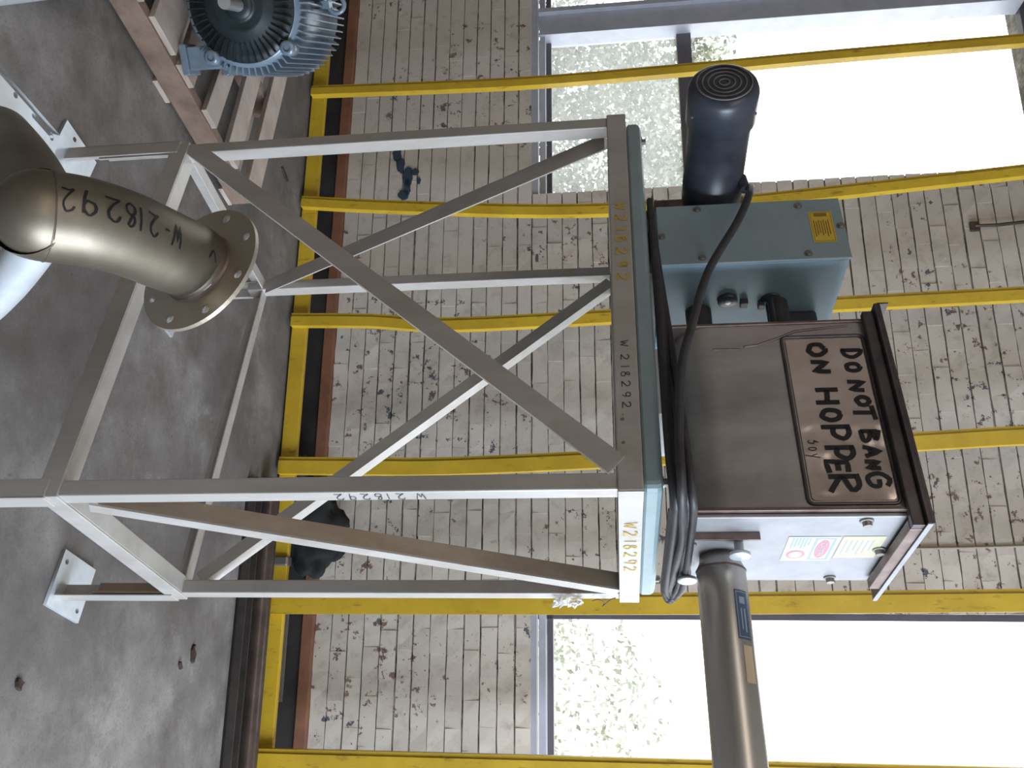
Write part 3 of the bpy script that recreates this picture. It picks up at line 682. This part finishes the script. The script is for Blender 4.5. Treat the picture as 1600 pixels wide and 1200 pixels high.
# hopper
HB0, HB1, HA0, HA1 = .12, .49, .014, .483
prof = [(HB0, 2.166), (HB0, 1.80)]
prof += [(HB0 + .10 - .10 * math.cos(math.radians(x)), 1.80 - .094 * math.sin(math.radians(x))) for x in (15, 30, 45, 60, 75, 90)]
prof += [(HB1 - .10 + .10 * math.sin(math.radians(x)), 1.80 - .094 * math.cos(math.radians(x))) for x in (0, 15, 30, 45, 60, 75, 90)]
prof += [(HB1, 2.166)]
mb = MB(); n_ = len(prof)
tw = .003
inn = [(b + (tw if b < .3 else -tw), max(z, 1.71)) for b, z in prof]
for P_, fl in ((prof, 0), (inn, 1)):
    vs = [FP(HA0, b, z) for b, z in P_] + [FP(HA1, b, z) for b, z in P_]
    fs = [(i, i + 1, n_ + i + 1, n_ + i) for i in range(n_ - 1)]
    mb.add(vs, fs, True)
k_ = len(mb.f)
vs = [FP(HA1, b, z) for b, z in prof]; mb.add(vs, [list(range(n_))])
vs = [FP(HA0, b, z) for b, z in prof]; mb.add(vs, [list(range(n_))])
hop = mb.build('hopper_body', 'steel', fd)
mb = MB(); mb.box(FP, .29, .476, .19, .40, ZTR + .0005, 1.7055); mb.build('support_block', 'zinc', fd, bevel=.002, label='white block under the hopper')
em = hop.modifiers.new('edge', 'EDGE_SPLIT'); em.split_angle = math.radians(40)
for a_ in (HA1 - .002, HA0 + .004):      # end rims
    pass
mb = MB(); mb.box(FP, HA1 - .001, HA1 + .007, HB0 - .006, HB1 + .006, 1.70, 2.168); mb.build('left_end_plate', 'steel_brown', fd, bevel=.002)
# rim flange around the top
mb = MB()
for a0, a1, b0, b1 in ((-.035, .512, .088, .121), (-.035, .512, .489, .53), (-.035, .013, .1211, .4889), (.484, .512, .1211, .4889)): mb.box(FP, a0, a1, b0, b1, 2.168, 2.175)
mb.box(FP, .510, .514, .088, .53, 2.175, 2.20); mb.box(FP, -.035, .5095, .088, .091, 2.1755, 2.181)
mb.build('rim_flange', 'steel_dark', fd)
mb = MB(); mb.box(FP, -.0378, -.0352, .086, .53, 2.166, 2.1765); mb.build('rim_edge_strip', 'steel_white', fd)
mb = MB(); mb.box(FP, -.034, .5, .100, .118, 2.142, 2.167); mb.build('top_bar', 'steel_dark', fd, bevel=.002)
mb = MB(); mb.box(FP, -.034, -.012, .120, .46, 2.142, 2.167); mb.build('end_top_bar', 'steel_brown', fd, bevel=.002)
# inspection panel with a rounded seal around it
pc = [(.446, 1.953), (.446, 2.140), (.017, 2.140), (.017, 1.953)]
def rrect(a0, a1, z0, z1, r, b):
    out = []
    for ca, cz, q0 in ((a1 - r, z1 - r, 0), (a0 + r, z1 - r, 90), (a0 + r, z0 + r, 180), (a1 - r, z0 + r, 270)):
        for k in range(5): out.append(FP(ca + r * math.cos(math.radians(q0 + 22.5 * k)), b, cz + r * math.sin(math.radians(q0 + 22.5 * k))))
    return out
mb = MB(); mb.sweep(rrect(.022, .445, 1.956, 2.137, .012, .118), .0038, 8, closed=True); seal = mb.build('panel_seal', 'steel_dark', fd)
mb = MB(); mb.prism(None, rrect(.030, .437, 1.964, 2.130, .008, .1195), rrect(.030, .437, 1.964, 2.130, .008, .1165)); pan = mb.build('access_panel', 'panel', fd, label='wavy shiny access panel with black hand lettering')
mb = MB(); mb.sweep([FP(.474, .1195, 2.11), FP(.462, .118, 1.99), FP(.444, .118, 1.95), FP(.425, .118, 1.90), FP(.422, .118, 1.87)], .003, 6); mb.sweep([FP(.415, .1185, 1.862), FP(.417, .1185, 1.80)], .0025, 6); mb.build('weld_bead', 'steel_brown', fd)
fnP = lambda a0, z0, sl=0: (lambda u, v: (FP(a0 - u, .1160, z0 + v + sl * u), -E2))
for ch_, a_, z_, w_, h_ in (('D', .404, 2.084, .030, .040), ('O', .366, 2.086, .027, .030), ('N', .318, 2.083, .034, .033), ('O', .278, 2.092, .030, .028), ('T', .250, 2.082, .038, .040), ('B', .192, 2.086, .036, .036), ('A', .152, 2.085, .030, .034), ('N', .118, 2.082, .024, .030), ('G', .092, 2.080, .044, .044),
        ('O', .423, 2.011, .042, .038), ('N', .374, 2.012, .040, .038), ('H', .300, 2.008, .050, .048), ('O', .246, 2.012, .036, .042), ('P', .206, 2.010, .044, .052), ('P', .155, 2.010, .040, .052), ('E', .122, 2.004, .040, .046), ('R', .088, 2.004, .050, .056)):
    writing(ch_, fnP(a_, z_), h_, w_, 0, .0100 if z_ > 2.05 else .0112, 'hand_letter', 'ink', pan, jit=.06)
writing('zoy', fnP(.170, 1.972), .026, .014, .002, .0022, 'small_scrawl', 'ink_thin', pan)
# right end plate with bolts, slide plate, thumb screws
mb = MB(); mb.box(FP, .006, .0135, .112, .492, 1.672, 2.160); mb.build('end_flange', 'steel_brown', fd, bevel=.001)
mb = MB(); mb.box(FP, -.004, .0055, .124, .486, 1.674, 2.150); epl = mb.build('end_plate', 'steel_white', fd, bevel=.003, label='bright stainless end plate facing the daylight')
for b_, z_ in ((.142, 2.07), (.292, 2.13), (.462, 2.06), (.238, 1.728), (.40, 1.70)):
    mb = MB(); mb.lathe(FP(-.004, b_, z_), -E1, [(0, .014), (.004, .014), (.005, .010), (.014, .009), (.014, 0)], 14, smooth=False); mb.build('end_bolt', 'dull_bolt', fd)
mb = MB(); mb.box(FP, -.022, -.0045, .196, .202, 1.674, 1.866); mb.build('guide_strip', 'steel_brown', fd, bevel=.001)
mb = MB(); mb.box(FP, -.013, -.0045, .205, .44, 1.69, 1.862); mb.build('slide_plate', 'steel_white', fd, bevel=.002)
for b_, z_ in ((.215, 1.822), (.362, 1.722)):
    mb = MB(); mb.lathe(FP(-.013, b_ - .0, z_), -E1, [(0, .010), (.032, .010), (.032, .022), (.038, .023), (.040, .021), (.040, 0)], 24); mb.build('thumb_screw', 'zinc', fd)
fnE = lambda u, v: (FP(-.0045, .222 + u, 1.93 + v), -E1)
mb = MB(); patch(mb, fnE, 0, .135, 0, .108); l1 = mb.build('danger_label', 'label_white', fd, label='faded white label with red oval')
mb = MB(); patch(mb, fnE, 0, .118, .112, .20); l2 = mb.build('caution_label', 'label_cream', fd, label='faded pale yellow label')
mb = MB(); patch(mb, fnE, .008, .128, .058, .063, .0008); patch(mb, fnE, .008, .128, .096, .101, .0008); patch(mb, fnE, .008, .013, .063, .096, .0008); patch(mb, fnE, .123, .128, .063, .096, .0008)
for k in range(6): patch(mb, fnE, .006, .062 - (k % 3) * .008, .010 + k * .007, .0135 + k * .007, .0008)
mb.build('label_print', 'label_grey', l1)
def oval(fn, cu_, cv_, ru, rv, n=28, h=.0009):
    o_ = MB(); ps = [fn(cu_ + ru * math.cos(2 * PI * i / n), cv_ + rv * math.sin(2 * PI * i / n)) for i in range(n)]; o_.add([p + nn * h for p, nn in ps], [list(range(n))]); return o_
oval(fnE, .068, .0795, .05, .014).build('red_oval', 'label_red', l1)
oval(fnE, .098, .028, .024, .02).build('red_disc', 'label_red', l1); oval(fnE, .098, .028, .018, .014, h=.0013).build('disc_centre', 'label_white', l1)
def bfont(txt, fn, u, v, size, mat, parent, name, h=.0014):
    c_ = bpy.data.curves.new('t', 'FONT'); c_.body = txt; c_.size = size; to = bpy.data.objects.new('t', c_); me = bpy.data.meshes.new_from_object(to); bpy.data.objects.remove(to)
    org = worldloc(parent)
    for vt in me.vertices: p_, nn = fn(u + vt.co.x, v + vt.co.y); vt.co = p_ + nn * h - org
    me.materials.clear(); me.materials.append(M[mat]); return link(bpy.data.objects.new(name, me), parent)
bfont('DANGER', fnE, .033, .073, .018, 'label_white', l1, 'danger_text')
mb = MB()
for k in range(6): patch(mb, fnE, .02, .10 - (k % 3) * .012, .122 + k * .011, .1245 + k * .011, .0008)
mb.build('label_print', 'label_grey', l2)
# discharge tube, towards the right and the camera
tu = MB(); TB, TZ = .312, 1.792
def TP(a): return FP(a, TB, TZ - (.0 if a > -.1 else 0))
tu.lathe(TP(0), -E1, [(.013, .0), (.013, .044), (.030, .046), (.044, .0525), (.05, .0535), (1.25, .0535), (1.25, .048), (.06, .048)], 40)
tube = tu.build('discharge_tube', 'tube', fd, label='long satin stainless tube')
tu = MB(); tu.lathe(TP(0), -E1, [(.046, .0535), (.048, .0552), (.052, .0535)], 40); tu.build('weld_ring', 'steel_brown', tube)
def fnT(a0, ang0):
    def g(u, v):
        an = ang0 + v / .0535; n_ = (-E2 * math.cos(an) + Vector((0, 0, 1)) * math.sin(an)); return TP(a0 - u) + n_ * .0535, n_
    return g
def strip(fn, u0, u1, v0, v1, h=.0006, n=8):
    o_ = MB(); vs = []
    for i in range(n + 1):
        v = v0 + (v1 - v0) * i / n
        for u in (u0, u1): p_, nn = fn(u, v); vs.append(p_ + nn * h)
    o_.add(vs, [(2 * i, 2 * i + 1, 2 * i + 3, 2 * i + 2) for i in range(n)]); return o_
fT = fnT(-.105, .30)
st1 = strip(fT, 0, .105, 0, .034).build('maker_sticker', 'label_navy', tube, label='navy sticker on the tube')
for u0, u1, v0, v1 in ((.004, .101, .003, .0042), (.004, .101, .030, .0312), (.004, .0055, .003, .031), (.0995, .101, .003, .031), (.015, .03, .010, .024), (.04, .09, .019, .023), (.04, .085, .011, .014)):
    strip(fT, u0, u1, v0, v1, .0012, 3).build('sticker_print', 'label_grey', st1)
strip(fnT(-.222, .46), 0, .075, 0, .025).build('tan_sticker', 'label_tan', tube, label='tan sticker on the tube')
# ------------------------------------------------------------------ power cable: from motor, down and coiled along the pan

pth = [FP(.94, .11, 1.926), FP(.915, .10, 1.938), FP(.86, .04, 1.925), FP(.78, -.005, 1.905), FP(.678, -.025, 1.865), FP(.521, -.038, 1.785), FP(.36, -.045, 1.735), FP(.25, -.045, 1.706), FP(.10, -.04, 1.692), FP(.0, -.038, 1.69), FP(-.035, .02, 1.692), FP(-.038, .15, 1.70), FP(-.036, .33, 1.692), FP(-.034, .46, 1.686)]
mb = MB(); mb.sweep(catmull(pth, 8), .0095, 12); cb = mb.build('power_cable', 'rubber', fd, label='thick black power cable drooping from the motor')
def loop(off_b, z0, z1, aL, bR, r=.0085):
    fr = -.006 - off_b
    return [FP(aL, .028, ZTR + .012), FP(aL - .2, fr + .02, z0), FP(.3, fr + .012, z0), FP(.08, fr, z0), FP(-.012 - off_b, fr + .012, z0 + .004), FP(-.022 - off_b, .10, z0 + .006), FP(-.028 - off_b, bR - .08, z0 + .002), FP(-.034, bR, z0 + .010), FP(-.04, bR + .012, (z0 + z1) / 2 + .004), FP(-.036, bR, z1), FP(-.03 - off_b, bR - .09, z1 + .012), FP(-.02 - off_b, .1, z1 + .012), FP(-.004 - off_b, fr + .01, z1 + .006), FP(.12, fr + .002, z1), FP(.35, fr + .018, z1 - .012), FP(.6, .03, ZTR + .022), FP(.8, .05, ZTR + .012)]
for off_b, z0, z1, aL, bR, r in ((.0, 1.672, 1.700, .82, .515, .0085), (.008, 1.676, 1.706, .72, .50, .0085), (.002, 1.684, 1.696, .66, .50, .008)):
    mb = MB(); mb.sweep(catmull(loop(off_b, z0, z1, aL, bR), 6), r, 10); mb.build('coil_turn', 'rubber', cb)
# scrap of film and wire caught in the corner leg top
bm = bmesh.new(); bmesh.ops.create_grid(bm, x_segments=9, y_segments=7, size=1)
for v in bm.verts:
    q_ = Vector((v.co.x * 3, v.co.y * 3, 1)); n1 = mnoise.noise(q_) * 1.6; n2 = mnoise.noise(q_ + Vector((7, 3, 1))) * 1.6
    v.co = FP(-.012 + n1 * .016, .628 + v.co.y * .022 + n2 * .022, 1.437 + v.co.x * .036 + n1 * .012)
me = bpy.data.meshes.new('film_scrap'); bm.to_mesh(me); bm.free(); me.materials.append(M['film'])
tag(link(bpy.data.objects.new('film_scrap', me)), 'crumpled scrap of clear film stuck high on the right-hand leg', 'scrap')
mb = MB(); mb.sweep(catmull([FP(-.006, .63, 1.50), FP(-.012, .60, 1.515), FP(-.01, .63, 1.53), FP(-.012, .655, 1.525), FP(-.01, .61, 1.545), FP(-.008, .60, 1.56)], 5), .0012, 5)
tag(mb.build('tie_wire', 'rubber'), 'thin curled dark wire beside the film scrap, under the stand top', 'wire')

# ------------------------------------------------------------------ stainless elbow duct in the left foreground
FC = Vector((-.248, 1.58, .751)); FN = Vector((.449, .839, .308)).normalized()
duct = thing('elbow_duct', 'large brushed stainless elbow duct with a round drilled flange, nearest the camera', 'duct', (-.52, 1.53, 0))
RP = .076
PC = Vector((-.519, 1.543, .35))
K1 = Vector((-.300, 1.285, .632))
path = [PC + Vector((0, 0, .003)), PC.lerp(K1, .45) + Vector((0, 0, .01)), K1 + (PC - K1).normalized() * .01, K1]
elb = [K1 - Vector((.004, .02, .004)), K1, Vector((-.296, 1.33, .676)), Vector((-.287, 1.40, .708)), Vector((-.270, 1.49, .732)), FC - FN * .03, FC]
P1 = catmull(elb, 8)
mb = MB(); mb.sweep(P1, RP, 40, caps=False); mb.build('elbow_pipe', 'duct', duct)
horn = catmull(path, 8)
mb = MB(); mb.sweep(horn, [.066 for i in range(len(horn))], 40, caps=True); mb.build('inlet_pipe', 'duct', duct)
mb = MB()
bm = bmesh.new(); bmesh.ops.create_uvsphere(bm, u_segments=32, v_segments=16, radius=RP); bm.verts.ensure_lookup_table(); bm.faces.ensure_lookup_table()
mb.add([K1 + v.co for v in bm.verts], [[v.index for v in f.verts] for f in bm.faces], True); bm.free(); mb.build('elbow_heel', 'duct', duct)
# welded joints
def ringat(P_, i, r, rad=.002, mat='steel_brown', name='weld_seam'):
    T = (P_[i + 1] - P_[i - 1]).normalized(); a_ = T.orthogonal().normalized(); b_ = T.cross(a_)
    o_ = MB(); o_.sweep([P_[i] + (a_ * math.cos(2 * PI * j / 40) + b_ * math.sin(2 * PI * j / 40)) * r for j in range(40)], rad, 6, closed=True); return o_.build(name, mat, duct)
ringat(P1, 9, RP, .0011)
# round flange with a bore and bolts
def annulus(c, n, r0, r1, h, seg=64):
    o_ = MB(); o_.lathe(c, n, [(0, r0), (0, r1), (h, r1), (h, r0), (0, r0)], seg, smooth=False); return o_
o = annulus(FC, FN, RP - .004, .1403, .009).build('round_flange', 'flange', duct)
fa = FN.orthogonal().normalized(); fb = FN.cross(fa)
for k in range(8):
    an_ = 2 * PI * (k + .35) / 8; c_ = FC + (fa * math.cos(an_) + fb * math.sin(an_)) * .118
    mb = MB(); mb.lathe(c_ - FN * .0, -FN, [(0, .0095), (.0008, .0095), (.0008, .0075), (.003, .0065), (.004, 0)], 14); mb.build('flange_stud', 'bolt', o)
mb = MB(); mb.lathe(FC + FN * .0, -FN, [(0, RP + .003), (.004, RP)], 40); mb.build('flange_weld', 'steel_brown', duct)
# square flange at the other end
su = Vector((-.426, -.904, 0)).normalized(); sv = Vector((.904, -.426, 0)).normalized()
cu = bpy.data.curves.new('plate', 'CURVE'); cu.dimensions = '2D'; cu.fill_mode = 'BOTH'; cu.extrude = .004
def poly(pts):
    sp = cu.splines.new('POLY'); sp.points.add(len(pts) - 1); sp.use_cyclic_u = True
    for i, (x, y) in enumerate(pts): sp.points[i].co = (x, y, 0, 1)
R = .145; poly([(-R, -R), (R, -R), (R, R), (-R, R)])
poly([(.060 * math.cos(2 * PI * q_ / 32), .060 * math.sin(2 * PI * q_ / 32)) for q_ in range(32)])
for i in range(-2, 3):
    for x, y in ((i * .06, -.124), (i * .06, .124), (-.124, i * .06), (.124, i * .06)):
        if abs(x) > .121 and abs(y) > .121: continue
        poly([(x + .0065 * math.cos(2 * PI * q_ / 10), y + .0065 * math.sin(2 * PI * q_ / 10)) for q_ in range(10)])
to = bpy.data.objects.new('tmp', cu); me = bpy.data.meshes.new_from_object(to); bpy.data.objects.remove(to)
CP = Vector((-.582, 1.737, .35)) + su * R + sv * R
for v in me.vertices: v.co = CP + su * v.co.x + sv * v.co.y + Vector((0, 0, v.co.z)) - duct.location
me.materials.append(M['zinc']); link(bpy.data.objects.new('square_flange', me), duct)
# lower branch that carries it down to the floor
q0 = Vector((-.275, 1.325, .60)); q1 = Vector((-.186, 1.40, .449)); q2 = Vector((-.069, 1.47, .215)); q3 = Vector((.03, 1.48, .012))
mb = MB(); mb.sweep(catmull([q0, q1, q2, q3], 6), .037, 32, caps=False); mb.build('branch_pipe', 'bright' if 'bright' in M else 'zinc', duct, label='bright branch pipe running down to the floor')
mb = MB(); mb.lathe(Vector((.03, 1.48, 0)), Vector((0, 0, 1)), [(0, .035), (0, .09), (.012, .09), (.012, .035)], 40, smooth=False); mb.build('floor_flange', 'zinc', duct)
# support post under the square flange
mb = MB(); mb.box(xyz, CP.x - .13, CP.x - .09, CP.y - .05, CP.y - .01, 0, .345); mb.build('prop_post', 'channel', duct)
# writing along the elbow
Lc = [0]
for a_, b_ in zip(P1, P1[1:]): Lc.append(Lc[-1] + (b_ - a_).length)
def onelbow(t0, off):
    def g(u, v):
        d_ = max(0, min(Lc[-1] - 1e-6, t0 - u)); i = max(j for j in range(len(Lc) - 1) if Lc[j] <= d_); k = (d_ - Lc[i]) / (Lc[i + 1] - Lc[i])
        c_ = P1[i].lerp(P1[i + 1], k); 
        def tg(j): return (P1[min(j + 2, len(P1) - 1)] - P1[max(j - 2, 0)]).normalized()
        T = tg(i).lerp(tg(i + 1), k).normalized()
        n0 = (CAMP - Vector((-.3, 1.4, .68))); n0 = (n0 - T * n0.dot(T)).normalized(); sd_ = T.cross(n0).normalized()
        an = (v + off) / RP; nn = n0 * math.cos(an) + sd_ * math.sin(an); return c_ + nn * RP, nn
    return g
writing('W-218292', onelbow(.215, -.054), .042, .022, .002, .0034, 'marker_writing', 'ink', duct, 'black handwritten code on the elbow')
writing('V', onelbow(Lc[-1] - .048, -.035), .022, .026, 0, .003, 'marker_writing', 'ink', duct)

# ------------------------------------------------------------------ pallet
ev = Vector((.218, .976, 0)); eu = Vector((-.976, .218, 0)); ev = (Wd * ev.x + Nd * ev.y).normalized(); eu = (Wd * eu.x + Nd * eu.y).normalized()
R0 = WP(-1.764, 2.621, 0)
def PP(u, v, z): return R0 + eu * u + ev * v + Vector((0, 0, z))
pal = thing('wooden_pallet', 'weathered wooden pallet of spaced deck boards on the floor under the finned motor', 'pallet', PP(.5, -.25, 0))
for v0, v1, u1, sk in ((.24, .35, 1.05, 0), (.04, .145, 1.05, 0), (-.15, -.058, 1.05, .06), (-.351, -.25, 1.05, 0), (-.54, -.386, 1.05, 0), (-.70, -.60, 1.05, 0), (-.86, -.75, 1.05, 0)):
    mb = MB(); z0 = .108 + rnd.uniform(0, .001); uo = rnd.uniform(-.004, .01)
    p = [PP(uo, v0, z0), PP(u1, v0 + sk, z0), PP(u1, v1 + sk, z0), PP(uo, v1, z0)]
    mb.hexa(p + [q_ + Vector((0, 0, .021)) for q_ in p]); mb.build('deck_board', 'wood', pal, bevel=.002)
for u0 in (.0, .5, 1.0):
    mb = MB(); mb.box(PP, u0, u0 + .042, -.86, .35, .018, .107); mb.build('stringer', 'wood_dark', pal, bevel=.003)
for v0, v1 in ((.25, .35), (-.30, -.20), (-.86, -.76)):
    mb = MB(); mb.box(PP, -.004, 1.046, v0, v1, 0, .0175); mb.build('bottom_board', 'wood', pal, bevel=.002)
# ------------------------------------------------------------------ big finned motor on the pallet
c0 = Vector((-1.265, 2.615, .385)); ax = Vector((-.34, .94, 0)).normalized(); sx = ax.cross(Vector((0, 0, 1))).normalized(); UZ = Vector((0, 0, 1))
RM = .192
big = thing('finned_electric_motor', 'large blue-grey finned electric motor sitting end-on on the pallet', 'motor', Vector((c0.x, c0.y, .13)))
def BP(r, a, h): return c0 + ax * h + (sx * math.cos(a) + UZ * math.sin(a)) * r
mb = MB(); mb.lathe(c0, ax, [(0.02, .0), (.02, RM * .9), (.03, RM), (.46, RM), (.47, RM * .9), (.50, 0)], 48, ref=sx); mb.build('motor_frame', 'motor_blue', big)
mb = MB(); mb.lathe(c0, ax, [(-.012, .020), (-.012, .040), (-.004, .046), (.004, .055), (-.008, .075), (-.004, .085), (.010, .125), (.018, .150), (.020, .178), (.034, .182), (.034, 0)], 56, ref=sx); bell = mb.build('end_bell', 'motor_dark', big)
for k in range(44):
    a_ = 2 * PI * k / 44
    mb = MB(); pts = []
    for r_0, h0 in ((.118, .008), (.178, .014)): 
        for da in (-.010, .010): pts.append((r_0, a_ + da * .15 / r_0, h0))
    lo = [BP(r_0, aa, .03) for r_0, aa, h0 in (pts[0], pts[1], pts[3], pts[2])]; hi = [BP(r_0, aa, h0 - .012) for r_0, aa, h0 in (pts[0], pts[1], pts[3], pts[2])]
    mb.hexa(lo + hi); mb.build('bell_rib', 'motor_dark', big)
finm = None
nf_ = 58
for k in range(nf_):
    a_ = 2 * PI * k / nf_ + .03
    if -2.15 < ((a_ + PI) % (2 * PI) - PI) < -1.0: continue
    mb = MB(); w_ = .0032; h1 = .028
    mb.hexa([BP(RM - .002, a_ - w_ / RM, .036), BP(RM - .002, a_ + w_ / RM, .036), BP(RM - .002, a_ + w_ / RM, .455), BP(RM - .002, a_ - w_ / RM, .455),
             BP(RM + h1, a_ - w_ * .6 / RM, .04), BP(RM + h1, a_ + w_ * .6 / RM, .04), BP(RM + h1, a_ + w_ * .6 / RM, .45), BP(RM + h1, a_ - w_ * .6 / RM, .45)])
    mb.build('cooling_fin', 'motor_blue', big)
for a_ in (math.radians(45), math.radians(135), math.radians(-40), math.radians(220)):
    mb = MB(); c_ = BP(RM + .006, a_, 0); mb.lathe(c_, ax, [(0, .012), (0, .024), (.05, .026), (.05, 0)], 16); mb.lathe(c_, ax, [(.006, 0), (.006, .013)], 16); mb.build('bolt_boss', 'motor_blue', big)
mb = MB(); mb.cyl(c0 + ax * .01, c0 - ax * .115, .021, 24); sh = mb.build('shaft', 'bolt', big, label='bare bright shaft')
mb = MB(); 
for sg in (-1, 1):
    for h0 in (.04, .36):
        m2 = MB(); f0 = c0 + sx * sg * .10 + ax * h0
        def FPm(x, y, z): return Vector((0, 0, 0)) + c0 + sx * x + ax * y + UZ * (z - c0.z)
        xa, xb = (sg * .10, sg * .20) if sg > 0 else (sg * .20, sg * .10)
        m2.box(FPm, xa, xb, h0, h0 + .09, .131, .155); m2.box(FPm, xa + .01, xb - .015, h0 + .01, h0 + .08, .155, .29); m2.build('foot', 'motor_blue', big, bevel=.004)
m2 = MB(); m2.box(FPm, -.31, -.15, .16, .36, .40, .54); m2.build('terminal_box', 'motor_blue', big, bevel=.008)
m2 = MB(); m2.box(FPm, -.012, .012, .2, .24, c0.z + RM, c0.z + RM + .05); m2.sweep([c0 + ax * .22 + UZ * (RM + .07) + (sx * math.cos(2 * PI * j / 20) + UZ * math.sin(2 * PI * j / 20)) * .028 for j in range(20)], .008, 8, closed=True); m2.build('lifting_eye', 'motor_blue', big)
